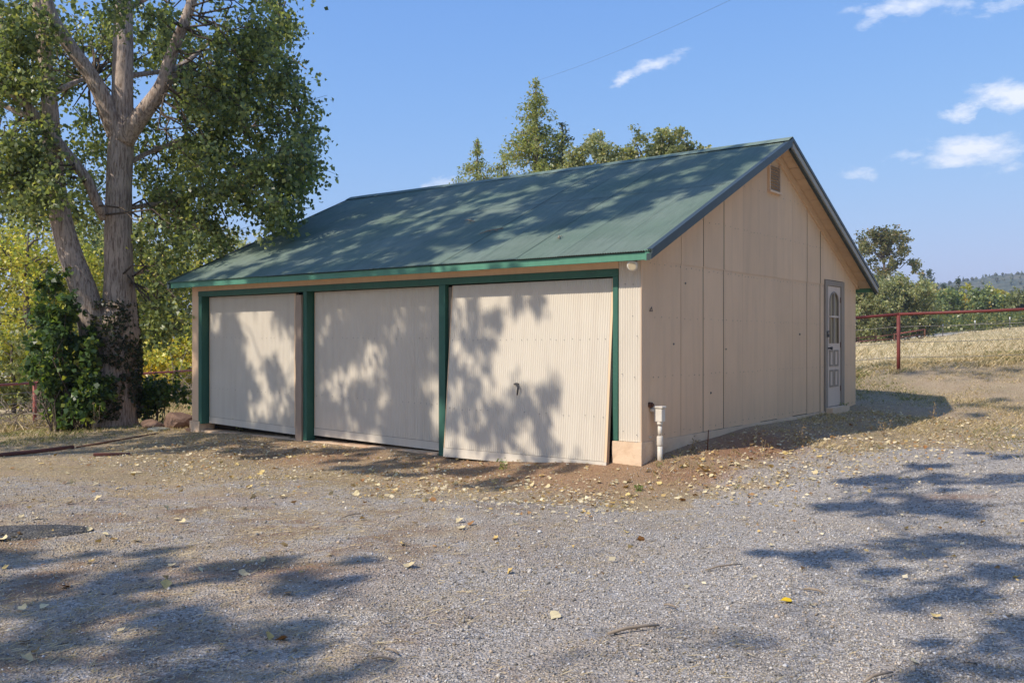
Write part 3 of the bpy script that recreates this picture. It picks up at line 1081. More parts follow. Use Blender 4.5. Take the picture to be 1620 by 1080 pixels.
def build_gable_details():
    # louvred vent
    v = MB().box((.004, 3.60, 3.60), (.016, 3.98, 4.0)).build('gable_vent', M['dark'], garage)
    for k in range(9):
        z = 3.615 + k * .041
        p = [(.018, 3.615, z + .026), (.052, 3.615, z), (.052, 3.965, z), (.018, 3.965, z + .026)]
        MB().hexa([(x, y, zz - .006) for x, y, zz in p] + p).build('slat', M['weathered'], v)
    MB().box((.018, 3.575, 3.575), (.07, 4.01, 3.602)).build('vent_sill', M['wall'], v)
    for y0, y1 in ((3.58, 3.605), (3.975, 4.0)):
        MB().box((.017, y0, 3.603), (.056, y1, 4.0)).build('vent_frame', M['wall'], v)
    # side door
    z0, z1, y0, y1 = .385, 2.36, 6.055, 6.715
    MB().box((.012, 5.935, .30), (.045, 6.050, 2.45)).build('door_trim', M['grey_trim'], garage, .003)
    MB().box((.012, 6.720, .30), (.045, 6.875, 2.45)).build('door_trim', M['grey_trim'], garage, .003)
    MB().box((.012, 6.051, 2.365), (.043, 6.719, 2.448)).build('door_trim', M['grey_trim'], garage, .003)
    d = MB()
    X0, X1 = .002, .026
    wy0, wy1, wz0, wzs, wz1 = 6.17, 6.60, 1.42, 2.10, 2.27         # arched opening
    d.box((X0, y0, z0), (X1, y1, wz0))
    d.box((X0, y0, wz0), (X1, wy0, z1))
    d.box((X0, wy1, wz0), (X1, y1, z1))
    n = 12
    arc = [(6.385 + .215 * math.cos(math.pi * k / n), wzs + .17 * math.sin(math.pi * k / n)) for k in range(n + 1)]
    V, F = [], []
    for y, z in arc:
        V += [(X1, y, z), (X1, y, z1), (X0, y, z), (X0, y, z1)]
    for k in range(n):
        i, j = k * 4, k * 4 + 4
        F += [(i, i + 1, j + 1, j), (j + 2, j + 3, i + 3, i + 2), (i, j, j + 2, i + 2)]
    d.add(V, F)
    door = d.build('side_door', M['side_door'], garage)
    # glass, mouldings and muntins
    gl = MB()
    gl.add([(.008, wy0 - .005, wz0 - .005), (.008, 6.383, wz0 - .005), (.008, 6.383, wz1 + .005), (.008, wy0 - .005, wz1 + .005)], [(0, 1, 2, 3)])
    gl.build('window_pane', M['glass'], door)
    gl = MB()
    gl.add([(.008, 6.387, wz0 - .005), (.008, wy1 + .005, wz0 - .005), (.008, wy1 + .005, wz1 + .005), (.008, 6.387, wz1 + .005)], [(0, 1, 2, 3)])
    gl.build('window_pane', M['glass'], door)
    mb = MB()
    mb.tube([(.030, wy0 + .01, wz0)] + [(.030, 6.385 - .205 * math.cos(math.pi * k / n), wzs + .16 * math.sin(math.pi * k / n)) for k in range(n + 1)] + [(.030, wy1 - .01, wz0)], .016, 6)
    mb.build('window_moulding', M['grey_trim'], door)
    MB().box((.004, 6.355, wz0), (.038, 6.415, wz1)).build('muntin', M['grey_trim'], door)
    MB().box((.004, wy0 - .03, 1.845), (.040, wy1 + .03, 1.875)).build('muntin', M['side_door'], door)
    for zz0, zz1 in ((.70, .985), (1.04, 1.31)):
        for yy0, yy1 in ((6.17, 6.36), (6.41, 6.60)):
            mb = MB()
            mb.box((.027, yy0, zz0), (.035, yy0 + .03, zz1))
            mb.box((.027, yy1 - .03, zz0), (.035, yy1, zz1))
            mb.box((.027, yy0 + .0305, zz0), (.0345, yy1 - .0305, zz0 + .03))
            mb.box((.027, yy0 + .0305, zz1 - .03), (.0345, yy1 - .0305, zz1))
            mb.build('door_panel', M['grey_trim'], door)
    mb = MB()
    mb.tube([(.026, 6.10, 1.34), (.066, 6.10, 1.34)], .014, 8)
    mb.tube([(.066, 6.10, 1.34), (.10, 6.10, 1.34)], [.02, .028], 10)
    mb.build('handle', M['metal'], door)
    mb = MB()
    mb.box((.046, 5.99, 1.58), (.058, 6.045, 1.62))
    mb.box((.027, 6.06, 1.59), (.045, 6.12, 1.63))
    mb.box((.046, 6.0, 1.52), (.072, 6.05, 1.575))
    mb.build('padlock', M['metal'], door)
    for z in (.62, 1.35, 2.1):
        MB().box((.027, 6.70, z), (.036, 6.718, z + .09)).build('hinge', M['rust'], door)
    rough_box((.0, 5.95, .10), (.15, 6.80, .375), .1, .008).build('door_step', M['concrete'], garage)
    # flood lamp under the eave corner
    mb = MB()
    c = Vector(G(-.02, -.17, 2.30))
    ax = Vector((.15, -.95, -.35)).normalized()
    mb.tube([c - ax * .05, c - ax * .02, c + ax * .03, c + ax * .07, c + ax * .075], [.02, .035, .05, .066, .05], 14)
    lamp = mb.build('flood_lamp', M['white_plastic'], garage)
    MB().tube([c - ax * .04, Vector(G(-.02, -.13, 2.36))], .014, 8).build('lamp_bracket', M['metal'], lamp)
    MB().tube([c + ax * .0755, c + ax * .079], .045, 14).build('lens', M['glass'], lamp)


build_gable_details()


# ------------------------------------------------------------------ white pipe riser by the corner
def build_riser():
    x, y = 1.669, 10.54
    z = gz(x, y)
    t = empty('pipe_riser', (x, y, z), -TH)
    tag(t, 'white plastic pipe riser with square head beside the garage corner', 'pipe')
    B = .116 - z
    def s(zz): return zz - .116 + B
    MB().tube([(0, 0, -.1), (0, 0, s(.285))], .030, 14).build('lower_pipe', M['white_plastic'], t)
    MB().tube([(0, 0, s(.275)), (0, 0, s(.285)), (0, 0, s(.375)), (0, 0, s(.385))], [.033, .037, .037, .033], 14).build('coupling', M['white_plastic'], t)
    MB().tube([(0, 0, s(.385)), (0, 0, s(.50))], .025, 14).build('upper_pipe', M['white_plastic'], t)
    MB().tube([(0, 0, s(.505)), (0, 0, s(.545))], [.031, .036], 14).build('collar', M['white_plastic'], t)
    MB().box((-.052, -.04, s(.545)), (.045, .045, s(.695))).build('head_box', M['white_plastic'], t, .006)
    h = MB().box((-.058, -.05, s(.697)), (.056, .052, s(.722))).build('lid', M['white_plastic'], t, .006)
    MB().tube([(-.05, -.01, s(.68)), (-.105, -.025, s(.675))], [.028, .026], 12).build('spout', M['white_plastic'], t)
    # short stakes by the wall
    for px, py, h, r, lab, mm in ((1119, 712, .24, .007, 'thin rusty stake leaning in the red soil by the wall', 'rust'),
                                  (1057, 706, .14, .014, 'short grey stub of pipe by the white riser', 'grey_wood')):
        p = on_ground(px, py)
        q = Vector((h * .06, 0, h))
        o = MB().tube([Vector((0, 0, -.04)), q * .5, q], [r, r * .95, r * .8], 7).build('stake', M[mm])
        o.location = p
        tag(o, lab, 'stake')


build_riser()


# ------------------------------------------------------------------ foliage
def rand_dirs(n, rng):
    v = rng.normal(size=(n, 3))
    return v / np.linalg.norm(v, axis=1, keepdims=True)


def leaves(P, size, rng, cols, droop=.5, aspect=.85, fold=.22):
    """one folded diamond per leaf: vertices, faces and colours"""
    n = len(P)
    d = rand_dirs(n, rng)
    d[:, 2] -= droop
    d /= np.linalg.norm(d, axis=1, keepdims=True)
    r = rand_dirs(n, rng)
    s = np.cross(d, r)
    s /= np.maximum(np.linalg.norm(s, axis=1, keepdims=True), 1e-6)
    u = np.cross(s, d)
    L = (np.asarray(size) * rng.uniform(.65, 1.25, n))[:, None]
    Wd = L * aspect * .5
    V = np.empty((n, 4, 3))
    V[:, 0] = P
    V[:, 1] = P + d * L * .42 + s * Wd + u * L * fold
    V[:, 2] = P + d * L
    V[:, 3] = P + d * L * .42 - s * Wd + u * L * fold
    F = np.arange(n * 4).reshape(n, 4)
    return V.reshape(-1, 3), F, np.repeat(cols, 4, axis=0)


def palette(n, rng, pal, w, var=.22):
    pal = np.array(pal)
    c = pal[rng.choice(len(pal), n, p=np.array(w) / np.sum(w))]
    return c * rng.uniform(1 - var, 1 + var, (n, 1))


def spray_points(C, rad, per, rng, twig=7, droop=.25, spread=.07):
    """leaf positions along short twigs that leave every clump centre; returns points, twig ends and the clump of each point"""
    k = len(C)
    rad = np.broadcast_to(rad, (k,))
    D = rand_dirs(k * twig, rng)
    D[:, 2] -= droop
    D /= np.linalg.norm(D, axis=1, keepdims=True)
    Lh = rng.uniform(.55, 1.25, k * twig) * np.repeat(rad, twig)
    base = np.repeat(C, twig, 0)
    per_t = max(1, int(per / twig))
    t = rng.uniform(.12, 1.0, (k * twig, per_t)) ** .8
    pts = base[:, None] + D[:, None] * (t * Lh[:, None])[..., None]
    pts += rng.normal(0, 1, pts.shape) * (np.repeat(rad, twig) * spread * 2.2)[:, None, None]
    pts[..., 2] -= (t ** 2) * np.repeat(rad, twig)[:, None] * droop * .8
    return pts.reshape(-1, 3), base + D * Lh[:, None], np.repeat(np.arange(k), twig * per_t)


def tube_path(mb, p0, p1, r0, r1, rng, wob=.08, n=4, sides=6, sag=0.0):
    p0, p1 = Vector(p0), Vector(p1)
    L = (p1 - p0).length
    pts, rs = [], []
    for i in range(n + 1):
        t = i / n
        o = Vector(rng.normal(size=3)) * wob * L * math.sin(math.pi * t) * .5
        pts.append(p0.lerp(p1, t) + o + Vector((0, 0, sag * math.sin(math.pi * t) * L)))
        rs.append(r0 + (r1 - r0) * t)
    mb.tube(pts, rs, sides, cap=False)
    return pts


GREEN = [(0.188, 0.239, 0.108), (0.245, 0.302, 0.125), (0.331, 0.376, 0.142), (0.479, 0.467, 0.171), (0.097, 0.137, 0.074)]
GREENW = [0.3, 0.27, 0.17, 0.06, 0.2]


def smooth_path(pts, rad, sub=4):
    P = [Vector(p) for p in pts]
    out, ro = [], []
    for i in range(len(P) - 1):
        p0, p1, p2, p3 = P[max(i - 1, 0)], P[i], P[i + 1], P[min(i + 2, len(P) - 1)]
        for k in range(sub):
            t = k / sub
            out.append(.5 * ((2 * p1) + (p2 - p0) * t + (2 * p0 - 5 * p1 + 4 * p2 - p3) * t * t + (3 * p1 - p0 - 3 * p2 + p3) * t ** 3))
            ro.append(rad[i] + (rad[i + 1] - rad[i]) * t)
    out.append(P[-1]); ro.append(rad[-1])
    return out, ro


def build_cottonwood():
    rng = np.random.default_rng(5)
    base = Vector((-7.30, 17.0, gz(-7.3, 17.0)))
    t = empty('cottonwood_tree', base)
    tag(t, 'big cottonwood tree with forked grey trunk beside the garage', 'tree')
    k = 17.0 / FPX

    def Q(px, py, Y=17.0):
        return at(px, py, Y) - base
    mb = MB()
    mains = [
        # trunk
        ([(174, 684, 17), (176, 655, 17), (178, 610, 17), (182, 560, 17), (186, 520, 17), (189, 480, 17), (188, 430, 17), (187, 370, 17), (188, 300, 17), (191, 240, 17), (193, 190, 17.05),
          (194, 120, 17.1), (195, 60, 17.15), (195, -30, 17.2), (198, -160, 17.3), (202, -330, 17.4)],
         [46, 39, 35, 35, 33, 25.5, 21.8, 20.8, 19.6, 19.2, 17, 15.8, 15, 13.5, 10, 4]),
        # second stem
        ([(165, 590, 16.95), (152, 530, 16.85), (136, 470, 16.75), (116, 415, 16.7), (101, 365, 16.65), (90, 310, 16.6), (84, 250, 16.6), (80, 180, 16.6), (72, 100, 16.6), (60, 10, 16.6), (45, -120, 16.6)],
         [24, 24, 20, 18, 16.5, 15, 13.5, 12, 10, 8, 3]),
        # left limb
        ([(186, 215, 17.0), (172, 180, 16.9), (158, 145, 16.8), (138, 112, 16.7), (115, 80, 16.6), (95, 50, 16.5), (78, 15, 16.4), (60, -60, 16.3), (30, -170, 16.2)],
         [15, 14, 12.5, 11.5, 10.5, 10, 9, 7, 3]),
        # right limb
        ([(198, 222, 16.95), (214, 196, 16.85), (232, 172, 16.8), (250, 148, 16.75), (262, 122, 16.7), (267, 100, 16.7), (280, 65, 16.65), (292, 35, 16.6), (310, -20, 16.6), (330, -110, 16.6), (360, -220, 16.5)],
         [15, 14, 13, 12, 10, 9.5, 8.5, 8, 7, 5, 2.5]),
        ([(250, 148, 16.75), (265, 132, 16.8), (281, 111, 16.9), (300, 95, 17.4), (330, 70, 18.0)], [9, 7.5, 7, 4, 2]),
        # branch to the left
        ([(166, 345, 16.9), (152, 318, 16.7), (138, 285, 16.6), (112, 250, 16.5), (88, 220, 16.4), (62, 190, 16.2), (35, 160, 16.0), (0, 132, 15.8), (-50, 100, 15.6)],
         [8, 8, 8, 7.5, 7.5, 8, 6.5, 6, 4]),
        ([(62, 190, 16.2), (30, 178, 16.3), (-10, 160, 16.4)], [5, 4.5, 3]),
        ([(16, 130, 16.2), (8, 90, 16.3), (4, 40, 16.4), (-4, -30, 16.5)], [4, 4, 3.5, 2]),
        # boughs that carry the right side of the crown
        ([(200, 260, 17.2), (250, 235, 17.8), (320, 215, 18.2), (400, 200, 18.3), (470, 195, 18.2)], [4.5, 3.5, 3, 2, 1]),
        ([(200, 330, 17.2), (260, 320, 17.8), (330, 305, 18.0), (410, 290, 18.0), (480, 300, 17.9)], [4, 3.5, 3, 2, 1]),
        ([(196, 440, 17.2), (235, 430, 17.8), (270, 460, 18.2), (285, 520, 18.3)], [4, 3, 2.5, 1.5]),
        ([(205, 120, 17.2), (280, 110, 18.0), (370, 95, 18.6), (450, 90, 18.7), (485, 110, 18.6)], [4.5, 3.5, 3, 2, 1]),
        ([(195, 20, 17.2), (270, -20, 17.7), (360, -20, 18.2), (440, 10, 18.3)], [4.5, 4, 3, 1.5]),
        ([(84, 260, 16.7), (40, 280, 17.4), (-10, 300, 17.9), (-60, 330, 18.1)], [7, 5, 4, 2]),
        ([(80, 150, 16.6), (120, 130, 17.5), (150, 120, 18.2)], [5, 4, 2]),
    ]
    skel = []
    for pts, rad in mains:
        p, r = smooth_path([Q(*q) for q in pts], [x * k for x in rad], 4)
        mb.tube(p, r, 16 if rad[0] > 12 else 10, cap=True, jit=.022)
        skel += [x for i, x in enumerate(p) if r[i] < 14 * k]
    trunk = mb.build('trunk', M['bark'], t)
    skel = np.array([tuple(p) for p in skel])
    # clump centres: ellipses of the crown, in pixels of the photograph and metres of depth
    EL = [(60, 110, 80, 105, 15), (20, 60, 50, 70, 6), (150, 60, 90, 80, 13), (235, 60, 70, 70, 9), (335, 70, 95, 80, 26), (425, 55, 55, 65, 14), (395, 140, 70, 45, 15), (320, 170, 75, 60, 18),
          (450, 105, 32, 45, 6), (460, 165, 22, 22, 2), (265, 240, 55, 60, 13), (350, 235, 60, 40, 11), (440, 235, 45, 26, 6), (470, 215, 25, 18, 3), (484, 250, 14, 16, 2), (478, 190, 12, 12, 1), (480, 290, 14, 12, 2), (395, 285, 60, 40, 11), (300, 310, 60, 60, 15),
          (455, 300, 32, 26, 4), (410, 335, 25, 18, 2), (330, 370, 40, 30, 5),
          (245, 390, 30, 55, 8), (265, 450, 35, 50, 8), (262, 505, 28, 28, 6), (280, 350, 40, 40, 6), (50, 240, 60, 70, 14), (20, 310, 45, 60, 8), (130, 230, 35, 60, 7), (140, 320, 25, 45, 4),
          (10, 170, 40, 60, 6), (90, 330, 40, 40, 4), (-60, 200, 60, 140, 8), (-50, 40, 60, 90, 7)]
    C = []
    for cx, cy, rx, ry, n in EL:
        for _ in range(n):
            a = rng.uniform(0, 2 * math.pi); q = math.sqrt(rng.uniform(0, 1))
            px, py = cx + rx * q * math.cos(a), cy + ry * q * math.sin(a)
            behind = (70 < px < 300 and py < 330) or (60 < px < 225 and py < 560)
            Y = rng.uniform(17.7, 20.5) if behind else rng.uniform(15.6, 19.6)
            C.append(tuple(Q(px, py, 17.2) * (Y / 17.2) + base * (Y / 17.2 - 1) + Vector((0, 0, EYE * (1 - Y / 17.2)))) if False else tuple(at(px, py, Y) - base))
    for cx, cy, rx, ry, n in ((82, 285, 30, 35, 5), (50, 225, 40, 35, 6), (25, 250, 40, 50, 6), (40, 130, 40, 40, 4), (15, 60, 30, 40, 6), (45, 30, 30, 25, 4), (235, 30, 30, 22, 2), (182, 12, 22, 14, 2), (440, 320, 30, 22, 4), (465, 240, 22, 16, 3), (420, 262, 30, 20, 4)):
        for _ in range(n):
            C.append(tuple(at(cx + rx * rng.uniform(-1, 1), cy + ry * rng.uniform(-1, 1), rng.uniform(15.3, 16.1)) - base))
    for _ in range(95):                                              # the top of the crown, above the picture
        a = rng.uniform(0, 2 * math.pi); q = math.sqrt(rng.uniform(0, 1))
        z = rng.uniform(8.9, 12.7)
        rr = 4.2 * math.sqrt(max(.05, 1 - ((z - 7.5) / 5.5) ** 2))
        C.append((q * rr * math.cos(a) + .4, q * rr * math.sin(a) + .6, z))
    C = np.array(C)
    up = C[:, 2] > 8.1
    # twigs from the nearest limb to each clump
    tw = MB()
    for c in C:
        dd = ((skel - c) ** 2).sum(1)
        j = int(dd.argmin())
        if dd[j] < 9:
            tube_path(tw, skel[j], c, .022, .007, rng, .15, 4, 5, .04)
    P1, E1, _ = spray_points(C[~up], .46, 165, rng, 9, .28)
    P2, _, _ = spray_points(C[up], .75, 70, rng, 7, .2)
    for i, e in enumerate(E1):
        if i % 2 == 0:
            tube_path(tw, C[~up][i // 9], e, .006, .003, rng, .1, 2, 3)
    tw.build('twigs', M['bark_dark'], t)['kind'] = 'stuff'
    cols = np.concatenate([palette(len(P1), rng, GREEN, GREENW), palette(len(P2), rng, GREEN, GREENW)])
    size = np.concatenate([np.full(len(P1), .086), np.full(len(P2), .12)])
    V, F, CC = leaves(np.concatenate([P1, P2]), size, rng, cols, .6)
    link('crown', npmesh('crown', V, F, CC), M['leaf'], t)

    # leafy shoots growing round the foot of the trunk
    def shoots(name, label, spots, n, lf, depth, seed):
        r2 = np.random.default_rng(seed)
        g = on_ground(spots[0][0], spots[0][1])
        b0 = Vector((at(spots[0][0], 660, depth).x, depth, gz(at(spots[0][0], 660, depth).x, depth)))
        e = empty(name, b0)
        tag(e, label, 'shrub')
        Cs = []
        for cx, cy, rx, ry, kk in spots[1:]:
            for _ in range(kk):
                a = r2.uniform(0, 2 * math.pi); q = math.sqrt(r2.uniform(0, 1))
                Cs.append(tuple(at(cx + rx * q * math.cos(a), cy + ry * q * math.sin(a), depth + r2.uniform(-.35, .35)) - b0))
        Cs = np.array(Cs)
        st = MB()
        for c in Cs:
            tube_path(st, (c[0] * .45 + r2.uniform(-.15, .15), c[1] * .4, -.05), c, .012, .004, r2, .12, 4, 4)
        st.build('stems', M['bark_dark'], e)['kind'] = 'stuff'
        P, _, _ = spray_points(Cs, .26, n, r2, 6, .1)
        cc = palette(len(P), r2, [(.06, .11, .04), (.085, .145, .05), (.14, .21, .05), (.26, .29, .06)], [.4, .34, .2, .06])
        V, F, CC = leaves(P, np.full(len(P), lf), r2, cc, .4)
        link('foliage', npmesh('foliage', V, F, CC), M['leaf'], e)
    shoots('poplar_shoots', 'dense green leafy shoots at the left foot of the cottonwood', [(110, 672), (104, 560, 44, 70, 19), (85, 500, 30, 45, 8), (116, 632, 34, 38, 20), (140, 610, 22, 50, 10), (68, 555, 20, 28, 4), (85, 440, 18, 25, 2)],
           110, .105, 16.35, 21)
    shoots('poplar_shoots', 'small leafy shoots between the cottonwood and the garage', [(240, 664), (243, 632, 22, 22, 11), (270, 624, 16, 20, 4), (236, 606, 9, 10, 1)], 90, .09, 17.6, 22)

    # ivy and flaking bark on the trunk's lower part
    r3 = np.random.default_rng(9)
    n = 6500
    hh = r3.uniform(0, 1, n)
    py = 660 - hh * 185
    px = np.interp(py, [470, 520, 560, 610, 660], [176, 174, 180, 178, 172])
    rad = np.interp(py, [470, 520, 560, 610, 660], [33, 39, 38, 38, 43]) * k
    th = r3.uniform(0, 2 * math.pi, n)
    P = np.stack([(px - 810) / FPX * 17 + np.cos(th) * rad * 1.06 - base.x, 17 + np.sin(th) * rad * 1.06 - base.y, EYE - (py - 540) / FPX * 17 - base.z], -1)
    keep = vnoise(th * 1.2, hh * 6, 1.0, 4) > .20
    P = P[keep]
    cc = palette(len(P), r3, [(.05, .075, .04), (.075, .10, .05), (.11, .10, .07), (.17, .14, .10)], [.4, .25, .2, .15])
    V, F, CC = leaves(P, np.full(len(P), .065), r3, cc, .8)
    iv = link('ivy', npmesh('ivy', V, F, CC), M['leaf'])
    iv.location = base
    tag(iv, 'dark ivy clinging to the foot of the cottonwood trunk', 'ivy')


build_cottonwood()


def crown_tree(name, label, base, h, rx, ry, seed, pal, w, lf, nclump, per, z0=.25, clump=.8, cat='tree', group=None, bark='bark_dark', droop=.25, trans=None, lean=0.0, bare=0.0):
    """broadleaf tree or bush: trunk, limbs, crown of leaf sprays in an uneven ellipsoid"""
    rng = np.random.default_rng(seed)
    t = empty(name, base)
    tag(t, label, cat, group)
    cz, rz = h * (z0 + 1) / 2, h * (1 - z0) / 2
    D = rand_dirs(nclump, rng)
    lob = rand_dirs(9, rng)
    wgt = 1 + .28 * np.max(D @ lob.T, 1) - .22
    q = rng.uniform(.35, 1.0, nclump) ** .55 * wgt
    C = D * q[:, None] * np.array([rx, ry, rz]) + np.array([0, 0, cz])
    C[:, 0] += lean * C[:, 2]
    C[:, 2] = np.maximum(C[:, 2], clump * .4)
    mb = MB()
    r0 = max(.05, h * .022)
    tp, tr = smooth_path([(0, 0, -.3), (.02 * h, .01 * h, h * .25), (lean * h * .5, -.02 * h, h * .5), (lean * h * .8, .0, h * .85)], [r0 * 1.25, r0, r0 * .7, r0 * .15], 4)
    mb.tube(tp, tr, 8, jit=.05)
    mb.build('trunk', M[bark], t)
    tw = MB()
    sk = np.array([tuple(p) for p in tp])
    for c in C[::2]:
        cand = np.where(sk[:, 2] < max(c[2] * .9, .3))[0]
        j = cand[np.argmin(((sk[cand] - c) ** 2).sum(1))] if len(cand) else 0
        tube_path(tw, sk[j], c, r0 * .28, r0 * .06, rng, .15, 4, 4, .05)
    tw.build('limbs', M[bark], t)['kind'] = 'stuff'
    P, _, ci = spray_points(C, clump, per, rng, 8, droop)
    cc = palette(len(P), rng, pal, w)
    cc *= rng.uniform(.8, 1.2, (nclump, 1))[ci]
    V, F, CC = leaves(P, np.full(len(P), lf), rng, cc, .4)
    link('crown', npmesh('crown', V, F, CC), M['leaf'], t)
    return t


def conifer(name, label, base, h, rb, seed, lf, ntier, pal, w, cat='tree', group=None, per=34):
    rng = np.random.default_rng(seed)
    t = empty(name, base)
    tag(t, label, cat, group)
    mb = MB()
    mb.tube([(0, 0, -.3), (0, 0, h * .5), (0, 0, h * .99)], [h * .02, h * .012, h * .002], 7)
    mb.build('trunk', M['bark_dark'], t)
    P, limb = [], MB()
    for i in range(ntier):
        f = (i + rng.uniform(0, .8)) / ntier
        z = h * (.12 + .88 * f)
        r = rb * (1 - f) ** .85 + .12
        for k in range(6 if f < .8 else 4):
            a = rng.uniform(0, 2 * math.pi)
            rr = r * rng.uniform(.55, 1.2)
            tip = np.array([math.cos(a) * rr, math.sin(a) * rr, z - rr * rng.uniform(.05, .35)])
            tube_path(limb, (0, 0, z), tip, .03, .008, rng, .05, 2, 3)
            n = max(4, int(per * rr / rb))
            tt = rng.uniform(.15, 1.05, n)
            q = np.array([0, 0, z]) + (tip - np.array([0, 0, z])) * tt[:, None]
            q += rng.normal(0, 1, (n, 3)) * (.10 + .07 * rr)
            P.append(q)
    n = 40
    q = rng.normal(0, .08, (n, 3)); q[:, 2] = h * rng.uniform(.93, 1.01, n)
    P.append(q)
    limb.build('limbs', M['bark_dark'], t)['kind'] = 'stuff'
    P = np.concatenate(P)
    cc = palette(len(P), rng, pal, w, .3)
    V, F, CC = leaves(P, np.full(len(P), lf), rng, cc, .35, .42)
    link('crown', npmesh('crown', V, F, CC), M['leaf'], t)
    return t


OLIVE = [(0.28, 0.31, 0.15), (0.36, 0.37, 0.18), (0.22, 0.25, 0.12), (0.42, 0.37, 0.2)]
YEL = [(0.429, 0.442, 0.091), (0.546, 0.494, 0.104), (0.312, 0.364, 0.085), (0.65, 0.533, 0.117)]
CEDAR = [(0.27, 0.311, 0.101), (0.365, 0.371, 0.121), (0.189, 0.23, 0.081), (0.446, 0.378, 0.149)]


ORD = 'first second third fourth fifth sixth seventh eighth ninth tenth eleventh twelfth thirteenth fourteenth fifteenth sixteenth seventeenth eighteenth nineteenth twentieth'.split()


def px_base(px, Y):
    x = (px - 810) / FPX * Y
    return Vector((x, Y, gz(x, Y)))


def top_h(py, Y, b):
    return EYE + (540 - py) / FPX * Y - b.z


